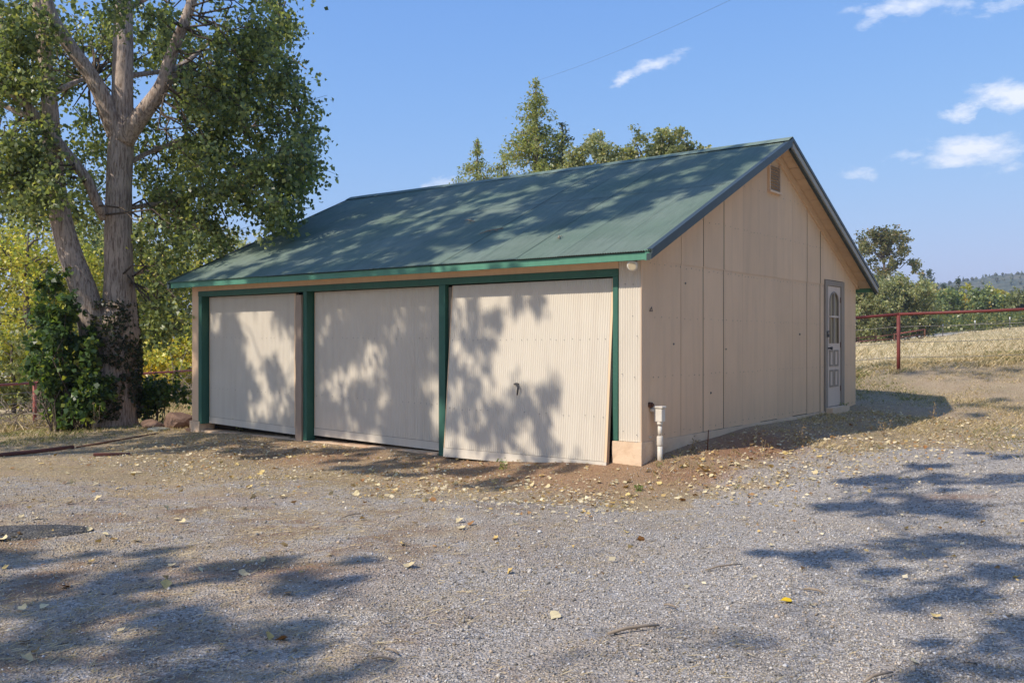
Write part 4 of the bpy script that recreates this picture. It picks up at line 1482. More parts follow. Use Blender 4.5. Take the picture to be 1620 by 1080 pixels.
def build_background():
    # behind the roof
    b = px_base(848, 55)
    conifer('cedar_tree', 'tall pointed cedar rising highest above the green roof', b, top_h(126, 55, b), 4.7, 31, .22, 50, CEDAR, [.4, .3, .2, .1], per=260)
    b = px_base(755, 72)
    conifer('cedar_tree', 'small pointed cedar, leftmost of the conifers above the roof', b, top_h(221, 72, b), 6.4, 32, .27, 36, CEDAR, [.4, .3, .2, .1], per=230)
    b = px_base(797, 72)
    conifer('cedar_tree', 'lowest pointed cedar between two taller cedars above the roof', b, top_h(243, 72, b), 6.2, 33, .27, 36, CEDAR, [.4, .3, .2, .1], per=230)
    b = px_base(890, 56)
    conifer('cedar_tree', 'dark leaning cedar close beside the tallest cedar', b, top_h(196, 56, b), 3.6, 34, .22, 36, [(.12, .15, .06), (.17, .19, .08), (.22, .2, .09)], [.5, .3, .2], per=190)
    for px, py, rx, sd, lab in ((950, 203, 2.0, 41, 'olive oak crown next to the cedars above the roof'), (1010, 198, 1.9, 42, 'reddish olive oak crown in the middle of the oaks above the roof'),
                                (1055, 199, 1.6, 43, 'loose oak crown with sky gaps above the roof'), (1090, 232, 1.2, 44, 'smallest oak crown peeping over the ridge')):
        b = px_base(px, 52)
        crown_tree('oak_tree', lab, b, top_h(py, 52, b), rx * 1.3, 2.4, sd, OLIVE, [.4, .3, .2, .1], .17, 74, 230, .35, .68)
    # trees past the left end of the roof and behind the left fence
    th = [(-30, 34, 345, 3.0, YEL), (45, 33, 322, 2.9, YEL), (120, 36, 395, 2.6, YEL), (185, 37, 330, 2.6, GREEN), (255, 35, 385, 2.5, YEL), (320, 39, 350, 2.6, OLIVE),
          (80, 31, 470, 1.9, YEL), (20, 30, 500, 1.8, OLIVE), (225, 31, 545, 1.6, [(.55, .42, .05), (.45, .37, .06), (.35, .34, .07)]), (285, 31, 520, 1.5, YEL)]
    labs = ['yellow green willow at the left edge of the picture', 'tall sunlit willow left of the cottonwood trunk', 'low yellow green willow behind the forked trunk',
            'green poplar directly behind the cottonwood trunk', 'yellow green willow between cottonwood and roof', 'olive willow by the left end of the roof',
            'bright yellow green bush behind the left fence', 'greyish olive bush by the left fence post', 'golden yellow bush behind the red rail', 'leafy bush behind the fence next to the garage']
    for i, ((px, Y, py, rx, pal), lab) in enumerate(zip(th, labs)):
        b = px_base(px, Y)
        bush = i > 5
        crown_tree('bush' if bush else 'willow_tree', lab, b, top_h(py, Y, b), rx, rx * .8, 60 + i, pal, [.4, .3, .2, .1][:len(pal)] if len(pal) < 5 else GREENW, .13, 62 if not bush else 36, 130, .03, .72 if not bush else .55,
                   cat='bush' if bush else 'tree', droop=.1)
    for px, Y, py, lab in ((372, 75, 352, 'pale distant tree over the left roof edge'), (420, 80, 366, 'pale low tree touching the left roof slope'), (60, 70, 300, 'distant pale tree behind the willows at left'),
                           (200, 75, 330, 'distant pale tree behind the cottonwood')):
        b = px_base(px, Y)
        crown_tree('poplar_tree', lab, b, top_h(py, Y, b), 3.2, 3, 80 + px, OLIVE, [.3, .4, .1, .2], .3, 36, 80, .1, 1.0)
    # right side, beyond the field
    b = px_base(1398, 114)
    crown_tree('oak_tree', 'spreading oak with bare limbs standing highest on the right', b, top_h(356, 114, b), 4.8, 4.2, 91, [(.16, .175, .08), (.22, .21, .09), (.33, .24, .12)], [.5, .35, .15], .28, 46, 170, .42, 1.0)
    big = [(1372, 101, 428, 3.8, OLIVE, 'pale olive willow under the oak beside the garage'), (1415, 102, 434, 4.0, OLIVE, 'round pale willow in front of the oak'),
           (1450, 104, 444, 3.4, OLIVE, 'grey green willow at the end of the corral'), (1345, 100, 436, 3.6, OLIVE, 'pale willow half hidden by the garage wall')]
    for i, (px, Y, py, rx, pal, lab) in enumerate(big):
        b = px_base(px, Y)
        crown_tree('willow_tree', lab, b, top_h(py, Y, b), rx, 3, 100 + i, pal, [.35, .4, .1, .15], .26, 76, 130, .02, .95, droop=.05)
    # row of yellowing trees
    rng = np.random.default_rng(77)
    pals = [YEL, GREEN, [(.44, .36, .08), (.36, .33, .08), (.5, .38, .1)], OLIVE]
    i = 0
    px = 1462
    while px < 1665:
        Y = 150 + rng.uniform(-12, 16)
        b = px_base(px, Y)
        pal = pals[[0, 2, 0, 1, 3, 0, 2, 1][i % 8]]
        wts = GREENW if len(pal) == 5 else [.4, .3, .2, .1][:len(pal)]
        o = crown_tree('poplar_tree', '%s poplar in the far row, %s from the willows' % (('yellow green', 'golden', 'yellow green', 'green', 'olive', 'yellow green', 'golden', 'green')[i % 8], ORD[i]), b, top_h(rng.uniform(446, 468), Y, b), rng.uniform(2.0, 2.9), 2.4, 120 + i, pal, wts, .42, 30, 64, .02, 1.05,
                       group='autumn trees beyond the field', droop=.0)
        px += rng.uniform(11, 17)
        i += 1
    for px, Y, py, lab in ((1459, 260, 431, 'left one of two dark conifers behind the yellow trees'), (1470, 262, 427, 'taller one of two dark conifers behind the yellow trees'),
                           (1516, 270, 441, 'lone dark conifer tip near the hill'), (1493, 280, 450, 'low dark conifer between the conifer pair and the lone tip')):
        b = px_base(px, Y)
        conifer('pine_tree', lab, b, top_h(py, Y, b), 7.5, 140 + px, 1.0, 22, [(.07, .10, .06), (.10, .13, .07)], [.5, .5], per=30)
    # shrubs along the foot of the far trees
    n = 900
    X = rng.uniform(34, 80, n); Yv = 122 + rng.uniform(0, 14, n) + (X - 34) * .1
    C = np.stack([X, Yv, gza(X, Yv) + rng.uniform(0, 2.2, n)], -1)
    P, _, _ = spray_points(C, .7, 20, rng, 5, .0)
    V, F, CC = leaves(P, np.full(len(P), .4), rng, palette(len(P), rng, [(.14, .18, .07), (.2, .23, .08), (.32, .3, .09)], [.4, .4, .2]), .3)
    tag(link('undergrowth', npmesh('undergrowth', V, F, CC), M['leaf']), 'green undergrowth along the foot of the far trees', 'undergrowth', kind='stuff')


build_background()


# ------------------------------------------------------------------ the trees outside the frame that shade the yard
def shade_tree(label, base, h, clumps, seed, lf=.105, per=140, twig=7):
    """clumps: (centre, radius) in the world"""
    rng = np.random.default_rng(seed)
    base = Vector(base)
    base.z = gz(base.x, base.y)
    t = empty('cottonwood_tree', base)
    tag(t, label, 'tree')
    C = np.array([tuple(Vector(c) - base) for c, r in clumps])
    rad = np.array([r for c, r in clumps])
    cen = C.mean(0)
    mb = MB()
    p, r = smooth_path([(0, 0, -.3), (.1, .1, 2.5), (cen[0] * .12, cen[1] * .12, h * .45), (cen[0] * .35, cen[1] * .35, h * .75)], [.42, .33, .2, .03], 5)
    mb.tube(p, r, 12, jit=.04)
    mb.build('trunk', M['bark'], t)
    sk = [np.array(tuple(q)) for q in p[5:]]
    tw = MB()
    for i in np.argsort(((C - cen) ** 2).sum(1)):
        c = C[i]
        S = np.array(sk)
        d = ((S - c) ** 2).sum(1) + np.maximum(S[:, 2] - c[2], 0) * 6
        j = int(d.argmin())
        pts = tube_path(tw, S[j], c, .016, .007, rng, .1, 4, 5, .03)
        sk += [np.array(tuple(q)) for q in pts[2:]]
    tw.build('limbs', M['bark'], t)['kind'] = 'stuff'
    P = spray_points(C, rad, per, rng, twig, .3, .09)[0]
    V, F, CC = leaves(P, np.full(len(P), lf), rng, palette(len(P), rng, GREEN, GREENW), .6)
    link('crown', npmesh('crown', V, F, CC), M['leaf'], t)


def gw(a, b, z):
    return Vector((GX, GY, 0)) + U * a + WV * b + Vector((0, 0, z))


def build_shade_trees():
    rng = np.random.default_rng(3)
    S = SUNV / SUNV.z

    def up(p, t):
        return Vector(p) + S * t
    cl = []
    # clumps over the doors: (a, z on the door plane, radius)
    light = [(425, 525, 30), (445, 565, 26), (430, 615, 22), (462, 535, 16), (385, 535, 11), (345, 505, 9), (455, 655, 10), (590, 560, 19), (602, 588, 12), (543, 578, 16), (512, 505, 12), (690, 565, 13),
             (675, 600, 20), (690, 650, 22), (650, 515, 10), (605, 660, 11), (585, 692, 12), (640, 705, 12), (530, 620, 9), (560, 655, 9)]
    n = 0
    while n < 150:
        a, z, r = rng.uniform(2.85, 8.4), rng.uniform(-.1, 1.95), rng.uniform(.2, .32)
        p = gw(a, .12, z)
        px, py = 810 + FPX * p.x / p.y, 540 - FPX * (p.z - EYE) / p.y
        q = r * FPX / p.y * .30
        if any(math.hypot((px - lx) / 1.0, (py - ly) / 1.25) < lr + q for lx, ly, lr in light):
            if rng.random() < .97:
                continue
        n += 1
        cl.append((up(p, rng.uniform(7.2, 9.2)), r))
    for a, z, r in ((2.45, 1.5, .22), (2.5, 1.0, .25), (2.35, .6, .28), (2.6, .35, .26), (2.15, 1.25, .2), (1.95, .45, .28), (1.6, .55, .3), (1.3, .45, .28), (1.15, .75, .22), (1.75, .2, .28), (1.2, .15, .22), (2.2, .15, .25), (1.45, 1.93, .12), (1.75, 1.95, .12),
                    (2.4, 1.85, .18), (2.1, 1.7, .18)):
        cl.append((up(gw(a, .05, z), rng.uniform(7.2, 9.2)), r * 1.0))
    # clumps over the ground just in front of the doors
    n = 0
    while n < 85:
        a, b = rng.uniform(.6, 8.4), rng.uniform(-1.35, -.1)
        p = gw(a, b, -.05)
        if vnoise(np.array([a * 1.0]), np.array([b * 2.2]), 1.3, 71)[0] < (.38 if a > 4.5 else .52):
            n += .15
            continue
        n += 1
        cl.append((up(p, rng.uniform(7.5, 9.0)), rng.uniform(.13, .24)))
    # clumps over the roof; the lower right corner stays in the sun
    for _ in range(640):
        a = rng.uniform(-.2, 8.9)
        v = rng.uniform(0, 1)
        lim = np.interp(v, [0, .12, .35, .6, 1], [3.6, 2.6, .6, -.3, -.3])
        if a < lim or (a > 7.6 and rng.random() < .55):
            continue
        if 6.6 < a < 8.0 and v < .3 and rng.random() < .75:
            continue
        if 3.0 < a < 4.6 and .45 < v < .8 and rng.random() < .5:
            continue
        b = -OV + v * (MID + OV)
        cl.append((up(gw(a, b, roof_z(b)), rng.uniform(7.2, 10.5)), rng.uniform(.17, .36)))
    for px, py, r in ((1362, 585, .4), (1395, 580, .45), (1440, 590, .45), (1480, 583, .5), (1520, 578, .45), (1560, 590, .5), (1600, 584, .5), (1550, 640, .35), (1590, 632, .4), (1612, 645, .35), (1540, 655, .3)):
        cl.append((up(on_ground(px, py), rng.uniform(11.5, 13)), r))
    shade_tree('tall cottonwood left of the yard, casting its shade over the garage', (-13.2, 9.0, 0), 12, cl, 201, per=105)
    # second tree behind and left of the camera: shadows on the near gravel
    cl = []
    for px, py, r in ((40, 960, .45), (120, 930, .4), (220, 925, .35), (300, 990, .4), (380, 1000, .35), (60, 1040, .5), (200, 1050, .45), (430, 900, .25), (340, 905, .3), (150, 990, .4), (20, 890, .3), (500, 920, .2),
                      (330, 1060, .3), (1590, 860, .45), (1520, 850, .4), (1440, 870, .3), (1560, 800, .45), (1480, 805, .35), (1400, 800, .3), (1600, 760, .45), (1500, 755, .35), (1370, 760, .2), (1420, 770, .25), (1520, 920, .35),
                      (1580, 900, .3), (1350, 880, .2), (1290, 880, .15), (1480, 940, .25), (1605, 1010, .28), (1570, 1050, .25), (1320, 803, .18), (1610, 720, .35), (1470, 735, .22)):
        g = on_ground(px, py)
        t_ = rng.uniform(7, 10)
        cl.append((up(g, t_), r * .8))
        for _ in range(4):
            q = Vector((g.x + rng.normal(0, r * 1.1), g.y + rng.normal(0, r * .8), g.z))
            cl.append((up(q, t_ + rng.uniform(-.6, .6)), r * rng.uniform(.3, .55)))
    for _ in range(45):
        cl.append((Vector((-9 + rng.normal(0, 2.0), -4.5 + rng.normal(0, 1.4), rng.uniform(7, 11))), .6))
    shade_tree('tall cottonwood behind the photographer, casting shade on the near gravel', (-8.2, -5.0, 0), 12, cl, 202, per=63)
    # third tree: shade on the grass by the fence and on the field edge
    cl = []
    for px, py, r in ((30, 700, .6), (110, 690, .6), (200, 690, .55), (270, 700, .5), (60, 715, .5), (330, 705, .35), (160, 710, .45), (250, 680, .5), (20, 712, .5), (90, 705, .5), (150, 698, .5), (210, 704, .45), (300, 712, .4), (360, 700, .35), (230, 715, .35), (130, 716, .35), (400, 712, .3), (60, 694, .5), (10, 690, .5), (180, 686, .45), (250, 695, .45), (320, 690, .4), (420, 706, .35), (460, 716, .3)):
        g = on_ground(px, py)
        cl.append((up(g, rng.uniform(6, 8)), r * 1.1))
    for _ in range(22):
        cl.append((Vector((-14.5 + rng.normal(0, 1.4), 10.5 + rng.normal(0, 1.3), rng.uniform(5, 9))), .7))
    shade_tree('leafy cottonwood left of the picture, shading the grass by the fence', (-14.5, 10.2, 0), 9, cl, 203)


build_shade_trees()


def add_fill_dimming_trees():  # unseen trees added to block blue sky fill and bounce warm light
    src = [o for o in SC.objects if o.parent is None and o.name.startswith('willow_tree') and o.children]
    spots = [(17, 9, 1.5, 'rightmost front'), (20, 3, 1.7, 'second'), (17.5, -4, 1.6, 'third'), (22, -11, 1.9, 'fourth'), (12, -14, 1.7, 'fifth'), (5, -18, 1.8, 'sixth'), (-3, -22, 1.9, 'seventh'), (24, 13, 1.5, 'far right'),
             (14, -22, 2.0, 'rearmost')]
    for i, (x, y, sc_, w) in enumerate(spots):
        o = copy_tree(src[(0, 1, 4)[i % 3]])
        o.location = (x, y, gz(x, y))
        o.rotation_euler = (0, 0, i * 1.3)
        o.scale = (sc_,) * 3
        tag(o, '%s of the leafy willows added unseen round the yard to dim and warm the sky fill' % w, 'tree', 'added light-blocking willows')


add_fill_dimming_trees()


# ------------------------------------------------------------------ fences
def pipe_fence(name, label, pts, hgt, wires, r_post=.045, r_rail=.03, mat_='red_pipe'):
    P = [Vector((x, y, gz(x, y))) for x, y in pts]
    t = empty(name, P[0])
    tag(t, label, 'fence')
    o = P[0]
    for p in P:
        MB().tube([p - o + Vector((0, 0, -.3)), p - o + Vector((0, 0, hgt - r_rail * .6))], r_post, 12).build('post', M[mat_], t)
    for i in range(len(P) - 1):
        q0, q1 = P[i] - o + Vector((0, 0, hgt)), P[i + 1] - o + Vector((0, 0, hgt))
        MB().tube([q0, q0.lerp(q1, .5) + Vector((0, 0, -.01)), q1], r_rail, 10).build('top_rail', M[mat_], t)
    for z in wires:
        mb = MB()
        for i in range(len(P) - 1):
            q0, q1 = P[i] - o + Vector((0, 0, z)), P[i + 1] - o + Vector((0, 0, z))
            mb.tube([q0.lerp(q1, k / 6) + Vector((0, 0, -.02 * math.sin(math.pi * k / 6) + random.uniform(-.006, .006))) for k in range(7)], .006, 5)
        mb.build('wire', M['wire'], t)
    return t


pipe_fence('pipe_fence', 'red pipe fence with wires behind the cottonwood tree', [(-14.4, 13.0), (-13.2, 16.1), (-12.25, 19.05), (-11.24, 22.0), (-10.2, 25.0), (-9.2, 28.0), (-8.2, 31.0), (-7.2, 34)],
           1.13, (.92, .68, .45, .22), mat_='red_pale')
pipe_fence('pipe_fence', 'dark red pipe fence with wires between yard and dry field', [(2.2, 21.9), (5.2, 20.9), (8.15, 19.7), (11.3, 18.85), (14.4, 17.9), (17.5, 17)], 1.21, (.95, .62, .3), .038, .032)


def build_far_fences():
    # wire fence on steel posts along the far side of the field
    t = None
    xs = [(1440, 104), (1491.5, 102), (1542.5, 100), (1597.6, 98), (1655, 96)]
    P = [Vector(((px - 810) / FPX * Y, Y, 0)) for px, Y in xs]
    for p in P: p.z = gz(p.x, p.y)
    t = empty('wire_fence', P[0])
    tag(t, 'wire fence on steel posts with white tops across the field', 'fence')
    for p in P:
        q = p - P[0]
        post = MB().tube([q + Vector((0, 0, -.2)), q + Vector((0, 0, 1.15))], .045, 6).build('post', M['metal'], t)
        MB().tube([q + Vector((0, 0, 1.152)), q + Vector((0, 0, 1.45))], .06, 6).build('post_top', M['white_top'], post)
    for z in (.5, 1.1):
        MB().tube([p - P[0] + Vector((0, 0, z)) for p in P], .014, 4).build('wire', M['wire'], t)
    # old corral
    xs = [(1330, 92), (1358, 94), (1386, 96), (1415, 96), (1463, 97)]
    P = [Vector(((px - 810) / FPX * Y, Y, 0)) for px, Y in xs]
    for p in P: p.z = gz(p.x, p.y)
    t = empty('corral_fence', P[0])
    tag(t, 'old rust red corral fence in front of the willows', 'fence')
    for p in P:
        q = p - P[0]
        MB().tube([q + Vector((0, 0, -.2)), q + Vector((0, 0, 1.35))], .09, 7).build('post', M['rust'], t)
    for i in range(len(P) - 1):
        for z in (.45, .85, 1.25):
            MB().tube([P[i] - P[0] + Vector((0, 0, z + random.uniform(-.06, .06))), P[i + 1] - P[0] + Vector((0, 0, z + random.uniform(-.06, .06)))], .055, 6).build('rail', M['red_pale'] if random.random() < .5 else M['rust'], t)


build_far_fences()

# power line high behind the garage
p0, p1 = at(850, 128, 58), at(1260, -50, 30)
mb = MB()
mb.tube([p0.lerp(p1, k / 12) + Vector((0, 0, -.25 * math.sin(math.pi * k / 12))) for k in range(13)], .005, 5)
o = mb.build('power_line', M['metal'])
tag(o, 'thin overhead cable slanting across the blue sky', 'cable')


# ------------------------------------------------------------------ things on the ground
def blob(name, material, sx, sy, sz, seed, rough=.25, flat=True):
    import bmesh
    rng = np.random.default_rng(seed)
    bm = bmesh.new()
    bmesh.ops.create_icosphere(bm, subdivisions=3, radius=1)
    ld = rand_dirs(14, rng)
    la = rng.uniform(.72, 1.02, 14)
    for v in bm.verts:
        n = np.array(v.co.normalized())
        d = 1.25
        for a_, b_ in zip(ld, la):
            c = n @ a_
            if c > .05: d = min(d, b_ / c)
        d *= 1 + rng.normal(0, .012)
        v.co = Vector((n[0] * d * sx, n[1] * d * sy, n[2] * d * sz))
    me = bpy.data.meshes.new(name)
    bm.to_mesh(me); bm.free()
    return link(name, me, material)


for px, py, sx, sy, sz, sd, mm, lab in ((281, 676, .33, .3, .16, 1, 'brown_rock', 'large flat brown rock against the left garage corner'),
                                        (236, 677, .2, .18, .1, 2, 'brown_rock', 'smaller brown rock beside the leafy shoots'),
                                        (244, 682, .2, .15, .045, 3, 'grey_rock', 'flat grey green stone in front of the brown rocks'),
                                        (300, 683, .10, .1, .05, 4, 'brown_rock', 'small brown rock at the foot of the garage corner')):
    o = blob('rock', M[mm], sx, sy, sz, sd)
    p = on_ground(px, py)
    o.location = p + Vector((0, .15, sz * .45))
    o.rotation_euler = (0, .05, -.6)
    tag(o, lab, 'rock')


def ground_pipe(name, label, cat, pix, r, m, lift=.0):
    P = [on_ground(*q) for q in pix]
    o = MB().tube([p - P[0] + Vector((0, 0, r * .7 + lift)) for p in P], r, 9).build(name, M[m])
    o.location = P[0]
    tag(o, label, cat)
    return o


ground_pipe('iron_pipe', 'rusty red pipe lying on the dry grass at left', 'pipe', [(-60, 729), (0, 722), (60, 716), (116, 709)], .03, 'red_dull')
ground_pipe('iron_pipe', 'half buried rusty pipe pointing from the lying pipe to the garage', 'pipe', [(122, 708), (180, 698), (250, 686)], .02, 'rust', -.012)
p = on_ground(178, 720)
o = MB().box((-.24, -.05, 0), (.22, .05, .03)).build('board', M['red_dull'])
o.location = p; o.rotation_euler = (0, .03, .35)
tag(o, 'short red board lying on the dirt near the pipes', 'board')
for px, py, L_, r, rz, lab in ((1003, 999, .30, .009, .45, 'short thick brown stick on the gravel'), (620, 1035, .10, .006, -.8, 'tiny pale twig on the near gravel, slanting'), (606, 1047, .11, .006, -.25, 'pale twig lying flat on the near gravel'),
                               (1145, 900, .30, .006, .5, 'thin dark twig on the gravel right of centre'), (1390, 1075, .2, .007, .6, 'dark twig at the bottom edge on the right'), (1060, 963, .09, .006, -.9, 'short tan twig near the thick stick'),
                               (1287, 938, .12, .008, -.8, 'tan bark strip beside the bright yellow leaf'), (556, 818, .22, .006, .9, 'grey twig among leaves before the middle door')):
    p = on_ground(px, py)
    d = Vector((math.cos(rz), math.sin(rz), 0)) * L_ / 2
    o = MB().tube([-d, -d * .3 + Vector((0, .01, .008)), d * .4 + Vector((.004, -.008, .012)), d], [r * .8, r, r * .9, r * .55], 7).build('twig', M['grey_wood'])
    o.location = p + Vector((0, 0, .014))
    tag(o, lab, 'twig')


def brush_pile(label, px, py, Y, n, w, h, seed):
    rng = np.random.default_rng(seed)
    b = Vector(((px - 810) / FPX * Y, Y, 0)); b.z = gz(b.x, b.y)
    t = empty('brush_pile', b)
    tag(t, label, 'brush pile')
    for _ in range(n):
        mb = MB()
        p = Vector((rng.normal(0, w), rng.normal(0, w * .5), abs(rng.normal(0, h * .35))))
        d = Vector((rng.normal(0, 1), rng.normal(0, .6), abs(rng.normal(0, .7)))).normalized() * rng.uniform(.4, 1.1)
        pts = tube_path(mb, p, p + d, .014, .006, rng, .15, 3, 5)
        for q in pts[1:]:
            e = q + Vector((rng.normal(0, .2), rng.normal(0, .2), abs(rng.normal(0, .16))))
            tube_path(mb, q, e, .007, .003, rng, .1, 2, 4)
        mb.build('branch', M['grey_wood'], t)


brush_pile('pile of bare dead branches behind the left fence wires', 25, 670, 21.2, 70, .8, .8, 301)
brush_pile('tangle of bare twigs behind the fence beside the garage', 285, 620, 27, 90, .7, 1.1, 302)


for a, v, L_, rz, lab in ((3.62, .40, .30, .4, 'bare forked twig lying on the middle of the roof'), (2.75, .26, .34, -.5, 'dark twig with leaves on the lower roof'), (1.3, .14, .12, 1.0, 'pale scrap lying near the lower right corner of the roof')):
    b = -OV + v * (MID + OV)
    p = gw(a, b, roof_z(b) + .03)
    d = (U * math.cos(rz) + (WV + Vector((0, 0, SLOPE))).normalized() * math.sin(rz)) * L_ / 2
    e = (U * math.cos(rz + 1) + (WV + Vector((0, 0, SLOPE))).normalized() * math.sin(rz + 1)) * L_ * .4
    mb = MB()
    mb.tube([-d, d * .2 + Vector((0, 0, .015)), d], [.008, .007, .004], 6)
    mb.tube([d * .1, d * .1 + e], [.006, .003], 5)
    mb.tube([-d * .3, -d * .3 - e * .7], [.006, .003], 5)
    o = mb.build('twig', M['grey_wood'])
    o.location = p
    tag(o, lab, 'twig')

# low gravel hump with a shallow hollow at the left edge
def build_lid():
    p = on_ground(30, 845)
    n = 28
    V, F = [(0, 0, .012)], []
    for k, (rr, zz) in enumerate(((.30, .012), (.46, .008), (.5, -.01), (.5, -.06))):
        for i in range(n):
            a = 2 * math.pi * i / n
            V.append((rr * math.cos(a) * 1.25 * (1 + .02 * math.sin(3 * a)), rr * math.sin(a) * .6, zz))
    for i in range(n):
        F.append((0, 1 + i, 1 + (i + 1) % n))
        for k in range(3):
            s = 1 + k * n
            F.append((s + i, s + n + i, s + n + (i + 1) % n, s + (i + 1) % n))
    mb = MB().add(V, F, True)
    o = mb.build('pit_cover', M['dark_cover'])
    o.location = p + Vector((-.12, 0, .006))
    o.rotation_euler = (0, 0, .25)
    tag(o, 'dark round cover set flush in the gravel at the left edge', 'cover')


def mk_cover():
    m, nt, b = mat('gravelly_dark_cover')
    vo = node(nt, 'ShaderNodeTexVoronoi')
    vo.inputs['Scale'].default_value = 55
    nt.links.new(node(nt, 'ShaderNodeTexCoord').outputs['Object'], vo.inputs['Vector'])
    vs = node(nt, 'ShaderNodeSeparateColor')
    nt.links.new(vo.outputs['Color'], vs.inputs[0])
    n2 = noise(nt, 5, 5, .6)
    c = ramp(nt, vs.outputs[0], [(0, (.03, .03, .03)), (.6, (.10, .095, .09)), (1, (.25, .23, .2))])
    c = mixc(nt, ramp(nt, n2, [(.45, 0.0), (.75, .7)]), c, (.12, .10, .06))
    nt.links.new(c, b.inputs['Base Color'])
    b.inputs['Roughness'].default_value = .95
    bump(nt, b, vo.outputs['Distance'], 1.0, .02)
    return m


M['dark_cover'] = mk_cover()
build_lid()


def build_stones():
    """crushed stone: uncountable, one object of real angular pebbles, dense near the camera"""
    rng = np.random.default_rng(17)
    N = 300000
    Y = 3.0 + 10.5 * rng.random(N) ** 1.35
    X = rng.uniform(-1, 1, N) * (.62 * Y + .5)
    dens = np.clip(1.25 - (Y - 3) / 10, .25, 1)
    g, d, s = zones(X, Y)
    a, b = ab(X, Y)
    n = vnoise(X, Y, .8, 12) * .6 + vnoise(X, Y, 2.6, 13) * .4
    pr = g * (1 - .75 * d) * (1 - .72 * s) * dens * (.45 + .9 * n)
    nearyard = (b > -3.2) * (X > -8) * (Y < 15)
    pr = np.maximum(pr, .30 * nearyard * np.clip(n * 2.6 - .75, 0, 1) * (1 - .6 * d))
    keep = (rng.random(N) < pr) & ((b < -.05) | (a < -.1))
    X, Y = X[keep], Y[keep]
    n = len(X)
    Z = gza(X, Y)
    r = .0038 + .0075 * rng.random(n) ** 2.2 + (rng.random(n) < .012) * rng.uniform(.004, .013, n)
    r *= np.clip(.70 + (Y - 3) * .05, .7, 1.1)
    base = np.array([(1, 0, 0), (0, 1, 0), (-1, 0, 0), (0, -1, 0), (0, 0, 1), (0, 0, -1)], float)
    V = base[None] * rng.uniform(.65, 1.3, (n, 6, 1)) + rng.normal(0, .12, (n, 6, 3))
    V *= rng.uniform(.6, 1.3, (n, 1, 3)) * np.array([1, 1, .75])
    th = rng.uniform(0, 6.283, n)
    ph = rng.normal(0, .5, n)
    c, s_ = np.cos(ph), np.sin(ph)
    Vy = V[..., 1] * c[:, None] - V[..., 2] * s_[:, None]
    Vz = V[..., 1] * s_[:, None] + V[..., 2] * c[:, None]
    V[..., 1], V[..., 2] = Vy, Vz
    c, s_ = np.cos(th), np.sin(th)
    Vx = V[..., 0] * c[:, None] - V[..., 1] * s_[:, None]
    Vy = V[..., 0] * s_[:, None] + V[..., 1] * c[:, None]
    V[..., 0], V[..., 1] = Vx, Vy
    V = V * r[:, None, None] + np.stack([X, Y, Z + r * .35], -1)[:, None]
    tri = np.array([(0, 1, 4), (1, 2, 4), (2, 3, 4), (3, 0, 4), (1, 0, 5), (2, 1, 5), (3, 2, 5), (0, 3, 5)])
    F = (np.arange(n)[:, None, None] * 6 + tri[None]).reshape(-1, 3)
    q = rng.random(n)
    base_c = np.array([.425, .39, .34]) * (.5 + 1.1 * q ** 1.4)[:, None]
    tan = rng.random(n) < .16
    base_c[tan] = np.array([.50, .40, .29]) * rng.uniform(.5, 1.3, (tan.sum(), 1))
    base_c *= (.78 + .45 * (vnoise(X, Y, .45, 14) * .6 + vnoise(X, Y, 1.7, 15) * .4))[:, None]
    wh = rng.random(n) < .045
    base_c[wh] = np.array([.74, .72, .69]) * rng.uniform(.8, 1.1, (wh.sum(), 1))
    me = npmesh('gravel', V.reshape(-1, 3), F, np.repeat(base_c, 6, 0))
    tag(link('gravel', me, M['stone']), 'grey crushed stone covering the yard', 'gravel', kind='stuff')


build_stones()


def blades(X, Y, h, rng, cols, w=.006, lean=.5):
    n = len(X)
    Z = gza(X, Y)
    a = rng.uniform(0, 6.283, n)
    d = np.stack([np.cos(a), np.sin(a), np.zeros(n)], -1)
    s = np.stack([-np.sin(a), np.cos(a), np.zeros(n)], -1)
    b = np.stack([X, Y, Z - .01], -1)
    ln = (lean * rng.uniform(.1, 1.6, n))[:, None]
    hh = (h * rng.uniform(.5, 1.3, n))[:, None]
    V = np.empty((n, 4, 3))
    ww = np.broadcast_to(w, (n,))[:, None] if np.ndim(w) else np.full((n, 1), w)
    V[:, 0] = b - s * ww
    V[:, 1] = b + s * ww
    up = np.array([0, 0, 1.0])
    V[:, 2] = b + up * hh * .55 + d * hh * ln * .35 + s * ww * .7
    V[:, 3] = b + up * hh + d * hh * ln
    F = np.arange(n * 4).reshape(n, 4)
    return V.reshape(-1, 3), F, np.repeat(cols, 4, 0)


STRAW = [(.55, .44, .26), (.64, .53, .34), (.43, .33, .18), (.24, .23, .09), (.16, .19, .06)]


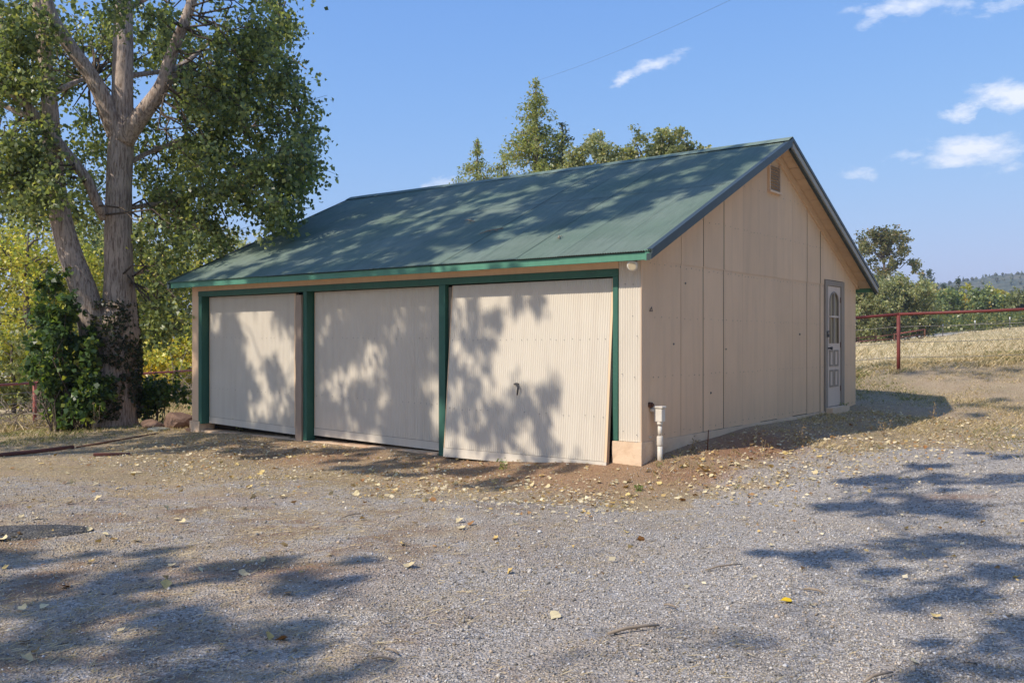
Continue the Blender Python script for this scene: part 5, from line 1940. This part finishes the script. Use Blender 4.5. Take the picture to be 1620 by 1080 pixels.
def build_grass():
    rng = np.random.default_rng(23)
    # short dry grass between yard, tree and fences
    N = 240000
    X = np.concatenate([rng.uniform(-16, -2, N // 2), rng.uniform(1.5, 15, N // 2)])
    Y = np.concatenate([rng.uniform(9, 29, N // 2), rng.uniform(9.5, 21, N // 2)])
    g, d, s = zones(X, Y)
    a, b = ab(X, Y)
    out = ~((a > -.08) & (a < 8.75) & (b > -.1) & (b < 7.9))
    n = vnoise(X, Y, .7, 31) * .6 + vnoise(X, Y, 2.5, 32) * .5
    vis = (np.abs(X) < .62 * Y + 1)
    keep = out & vis & (rng.random(N) < (1 - g * .93) * (1 - .9 * d) * np.clip(n * 1.9 - .42 + .3 * ((X > 3) & (Y > 12.5)), 0.02, 1))
    X, Y, n = X[keep], Y[keep], n[keep]
    h = .03 + .07 * np.clip(n - .35, 0, 1) + .06 * (Y > 19.5)
    h = np.where((Y < 14) & (X < 0), h * .5, h)
    greenish = rng.random(len(X)) < np.clip((vnoise(X, Y, .5, 35) - .4) * 1.6, 0.05, .6)
    cols = palette(len(X), rng, STRAW[:3], [.4, .3, .3])
    cols[greenish] = palette(int(greenish.sum()), rng, STRAW[3:], [.5, .5])
    V, F, C = blades(X, Y, h, rng, cols, np.where((Y < 14), .0025, .0045), .9)
    tag(link('dry_grass', npmesh('dry_grass', V, F, C), M['straw']), 'short dry grass round the garage and the tree', 'grass', kind='stuff')
    # straw lying flat in the gravel on the left
    N = 90000
    Y = 3.2 + 17 * rng.random(N); X = rng.uniform(-1, 1, N) * (.6 * Y + .3)
    g, d, s = zones(X, Y)
    a, b = ab(X, Y)
    keep = (rng.random(N) < np.clip(s * .8 + .04 + .4 * d + .8 * (1 - g), 0, 1) * np.clip(vnoise(X, Y, 1.4, 61) * 2 - .3, .05, 1)) & ((b < -.05) | (a < -.1))
    X, Y = X[keep], Y[keep]
    V, F, C = blades(X, Y, np.full(len(X), .012), rng, palette(len(X), rng, STRAW[:3], [.4, .4, .2]), .0016 + .0001 * Y, 5.0)
    V.reshape(-1, 4, 3)[:, :, 2] += .014
    tag(link('straw_litter', npmesh('straw_litter', V, F, C), M['straw']), 'loose straw strewn over the gravel', 'straw', kind='stuff')
    # tall tan grass of the field
    N = 230000
    Y = 20.3 + 85 * rng.random(N) ** 1.6
    X = rng.uniform(.22, .66, N) * Y
    n = vnoise(X, Y, .35, 41) * .6 + vnoise(X, Y, 1.1, 42) * .5
    keep = rng.random(N) < np.clip(n * 1.8 - .3, .05, 1)
    X, Y, n = X[keep], Y[keep], n[keep]
    h = (.12 + .38 * np.clip(n - .3, 0, 1)) * np.clip((Y - 20) / 5, .25, 1)
    V, F, C = blades(X, Y, h, rng, palette(len(X), rng, [(.62, .52, .36), (.70, .61, .45), (.52, .43, .28), (.42, .37, .23)], [.4, .35, .15, .1]), .0025 + Y * .0003, .7)
    tag(link('field_grass', npmesh('field_grass', V, F, C), M['straw']), 'tall tan dry grass covering the field', 'grass', kind='stuff')
    # tall grass and weeds along the left fence
    N = 9000
    t = rng.random(N)
    Y = 12 + 22 * t
    X = -14.8 + (Y - 12) * .345 + rng.normal(0, .45, N) + .2
    V, F, C = blades(X, Y, np.full(N, .26), rng, palette(N, rng, STRAW[:3] + [(.2, .2, .08)], [.4, .3, .2, .1]), .006, .6)
    tag(link('tall_grass', npmesh('tall_grass', V, F, C), M['straw']), 'taller straw coloured grass along the left fence', 'grass', kind='stuff')


build_grass()


def weed(label, px, py, h, seed, col, n=14):
    rng = np.random.default_rng(seed)
    p = on_ground(px, py)
    t = empty('weed', p)
    tag(t, label, 'weed')
    mb = MB()
    tips = []
    for k in range(4):
        e = Vector((rng.normal(0, h * .25), rng.normal(0, h * .2), h * rng.uniform(.6, 1.05)))
        tips += tube_path(mb, (0, 0, -.01), e, .004, .002, rng, .12, 4, 4)[1:]
    mb.build('stem', M['grey_wood'] if col == 'dry' else M['bark_dark'], t)
    P = np.repeat(np.array([tuple(q) for q in tips]), n // 4, 0) + rng.normal(0, .02, (len(tips) * (n // 4), 3))
    pal = [(.20, .27, .09), (.27, .33, .10)] if col != 'dry' else [(.4, .3, .17), (.3, .22, .12)]
    V, F, CC = leaves(P, np.full(len(P), .036 if col != 'dry' else .03), rng, palette(len(P), rng, pal, [.5, .5]), .2, .5)
    link('foliage', npmesh('foliage', V, F, CC), M['leaf'] if col != 'dry' else M['straw'], t)


weed('small green weed growing at the foot of the left garage door', 381, 683, .30, 401, 'green', 16)
weed('low green weed under the tilted garage door', 795, 742, .12, 402, 'green')
weed('dry weed stalk by the rusty stake', 1093, 712, .14, 403, 'dry')
weed('tall thin dry weed in the shade beside the garage', 1264, 704, .32, 404, 'dry')
weed('dry weed in the sunlit verge right of the garage', 1208, 722, .22, 405, 'dry')
weed('green weed by the door step', 1335, 650, .14, 406, 'green')
weed('straggling dry weed at the edge of the shade on the right', 1475, 668, .3, 407, 'dry')
weed('dry weed near the right picture edge', 1398, 690, .28, 408, 'dry')
weed('low green weed near the white riser', 1010, 776, .05, 409, 'green')
weed('dry weed stalk at the foot of the cottonwood', 152, 684, .5, 410, 'dry')


def leaf_proto(seed, s):
    """one fallen leaf: rounded triangle, curled, with a stalk"""
    rng = np.random.default_rng(seed)
    out = [(0, -.5), (.22, -.42), (.46, -.18), (.44, .06), (.22, .33), (0, .62), (-.22, .33), (-.44, .06), (-.46, -.18), (-.22, -.42)]
    V = [(0, 0, .02)]
    cu = rng.uniform(.25, .95)
    tw = rng.uniform(-.3, .3)
    for x, y in out:
        x *= rng.uniform(.72, 1.15); y *= rng.uniform(.8, 1.12)
        V.append((x, y, cu * (x * x * 1.6 + y * y * .5) + tw * x * y + rng.uniform(-.03, .05)))
    F = [(0, 1 + i, 1 + (i + 1) % 10) for i in range(10)]
    V += [(.012, -.5, .05), (-.012, -.5, .05), (.08, -.95, .14)]
    F.append((11, 12, 13))
    return np.array(V) * s, F


def mk_fallen(name, c1, c2):
    m, nt, b = mat(name)
    oi = node(nt, 'ShaderNodeObjectInfo')
    c = mixc(nt, oi.outputs['Random'], c1, c2)
    n = noise(nt, 35, 4, .6)
    c = mixc(nt, ramp(nt, n, [(.5, 0.0), (.75, .6)]), c, tuple(x * .45 for x in c1))
    nt.links.new(c, b.inputs['Base Color'])
    b.inputs['Roughness'].default_value = .6
    b.inputs['Specular IOR Level'].default_value = .2
    return m


M['leaf_pale'] = mk_fallen('pale_fallen_leaf', (.62, .50, .28), (.74, .62, .36))
M['leaf_yellow'] = mk_fallen('yellow_fallen_leaf', (.62, .44, .15), (.72, .54, .22))
M['leaf_brown'] = mk_fallen('brown_fallen_leaf', (.30, .14, .05), (.42, .23, .09))
M['leaf_bright'] = mk_fallen('bright_yellow_leaf', (.80, .52, .02), (.84, .56, .03))


def build_fallen():
    rng = np.random.default_rng(29)
    protos = {}
    for mk in ('leaf_pale', 'leaf_yellow', 'leaf_brown', 'leaf_bright'):
        protos[mk] = []
        for k in range(5):
            V, F = leaf_proto(500 + k, 1.0)
            me = bpy.data.meshes.new('fallen_leaf')
            me.from_pydata([tuple(v) for v in V], [], F)
            me.materials.append(M[mk])
            protos[mk].append(me)

    def put(p, mk, s, tilt=.35):
        o = bpy.data.objects.new('fallen_leaf', protos[mk][rng.integers(5)])
        COL.objects.link(o)
        o.location = p + Vector((0, 0, .012))
        o.rotation_euler = (rng.normal(0, tilt), rng.normal(0, tilt), rng.uniform(0, 6.28))
        o.scale = (s, s, s)
        return o
    special = [(1243, 953, 'leaf_bright', .085, 'bright yellow round leaf lying alone on the right gravel'), (1480, 978, 'leaf_yellow', .075, 'yellow leaf on the gravel below the right tree shadow'),
               (1610, 915, 'leaf_yellow', .055, 'yellow leaf at the right picture edge'), (1434, 838, 'leaf_yellow', .065, 'orange yellow leaf between the tree shadows at right'), (878, 977, 'leaf_pale', .085, 'curled pale leaf on the gravel in the middle foreground'),
               (1219, 864, 'leaf_pale', .06, 'pale tan leaf beyond the bright yellow leaf'), (808, 907, 'leaf_yellow', .07, 'long yellow leaf on the gravel in the centre'), (424, 1010, 'leaf_yellow', .065, 'yellow leaf at the edge of the near left shadow'),
               (455, 941, 'leaf_brown', .06, 'orange brown leaf beside the red dirt streak'), (262, 928, 'leaf_yellow', .09, 'large dull yellow leaf in the left shade'), (248, 998, 'leaf_yellow', .065, 'yellow leaf in the near left shade'),
               (40, 1018, 'leaf_brown', .07, 'orange leaf in the lower left corner'), (55, 1036, 'leaf_pale', .075, 'wide tan leaf in the lower left corner'), (36, 966, 'leaf_pale', .07, 'pale leaf near the left edge in the shade'),
               (70, 963, 'leaf_pale', .07, 'curled pale leaf next to another in the left shade'), (648, 897, 'leaf_pale', .11, 'crumpled cream leaf cluster on the gravel before the doors'), (932, 762, 'leaf_brown', .06, 'red brown leaf before the tilted door'),
               (9, 899, 'leaf_yellow', .06, 'yellow leaf at the left edge of the gravel'), (145, 891, 'leaf_yellow', .06, 'small yellow leaf right of the dark cover')]
    for px, py, mk, s, lab in special:
        o = put(on_ground(px, py), mk, s * .8, .15 if mk == 'leaf_bright' else .3)
        tag(o, lab, 'leaf', 'fallen leaves')
    regs = [(560, 1000, 725, 800, 62, 'before the middle and right doors'), (350, 700, 700, 790, 42, 'before the left doors'), (0, 500, 720, 860, 40, 'on the left part of the yard'), (960, 1130, 735, 790, 44, 'near the white riser'),
            (1080, 1300, 690, 760, 42, 'along the shaded gable wall'), (1250, 1600, 660, 730, 20, 'on the verge at right'), (500, 1100, 790, 900, 14, 'on the open gravel in the middle'),
            (0, 560, 860, 1060, 10, 'on the near gravel at left'), (1100, 1600, 760, 1060, 6, 'on the near gravel at right')]
    for x0, x1, y0, y1, n, where in regs:
        for _ in range(n):
            px, py = rng.uniform(x0, x1), rng.uniform(y0, y1)
            p = on_ground(px, py)
            a, b = ab(p.x, p.y)
            if a > -.12 and a < 8.8 and b > -.2 and b < 8:
                continue
            mk = rng.choice(['leaf_pale', 'leaf_yellow', 'leaf_brown'], p=[.62, .22, .16])
            tag(put(p, mk, rng.uniform(.04, .075)), '%s fallen leaf lying %s' % ({'leaf_pale': 'pale cream', 'leaf_yellow': 'dull yellow', 'leaf_brown': 'rusty brown'}[str(mk)], where), 'leaf', 'fallen leaves')
    # everything smaller: one litter of leaf scraps
    N = 36000
    X = rng.uniform(-9, 9, N); Y = rng.uniform(5.5, 17, N)
    a, b = ab(X, Y)
    near = np.exp(-((b + 1.4) / 1.3) ** 2) * ((a > -1) & (a < 8)) + 1.1 * np.exp(-((a + 1.35) / .85) ** 2) * ((b > -1) & (b < 7)) + .55 * np.exp(-((Y - np.interp(X, EDGE_X, EDGE_Y)) / .7) ** 2) * (X > 1) + .06
    near = near * np.clip(vnoise(X, Y, 1.1, 51) * 2.2 - .45, .08, 1)
    keep = (rng.random(N) < near) & ((b < -.15) | (a < -.1))
    X, Y = X[keep], Y[keep]
    P = np.stack([X, Y, gza(X, Y) + .012], -1)
    cc = palette(len(P), rng, [(.72, .62, .42), (.60, .43, .18), (.38, .22, .10)], [.62, .18, .2])
    V, F, C = leaves(P, rng.uniform(.025, .062, len(P)), rng, cc, .0, .8)
    V = V.reshape(-1, 4, 3)
    V[:, :, 2] = P[:, None, 2] + (V[:, :, 2] - P[:, None, 2]) * .55 + .006
    V[:, :, 2] = np.maximum(V[:, :, 2], P[:, None, 2] - .004)
    tag(link('leaf_litter', npmesh('leaf_litter', V.reshape(-1, 3), F, C), M['dryleaf']), 'scraps of dry leaves strewn before the garage', 'leaf litter', kind='stuff')


build_fallen()

# thin autumn air between the yard and the far hills
m, nt, b = mat('thin_haze')
nt.nodes.remove(b)
pv = node(nt, 'ShaderNodeVolumePrincipled')
pv.inputs['Color'].default_value = (.80, .87, .97, 1)
pv.inputs['Density'].default_value = .0004
pv.inputs['Anisotropy'].default_value = .3
nt.links.new(pv.outputs[0], nt.nodes['Material Output'].inputs['Volume'])
tag(MB().box((-3050, -650, -14), (3050, 3550, 84)).build('haze', m), 'thin pale blue haze over the far hills', 'haze', kind='stuff')
bpy.context.view_layer.update()
print('tris about', sum(len(o.data.polygons) * 2 for o in SC.objects if o.type == 'MESH'))
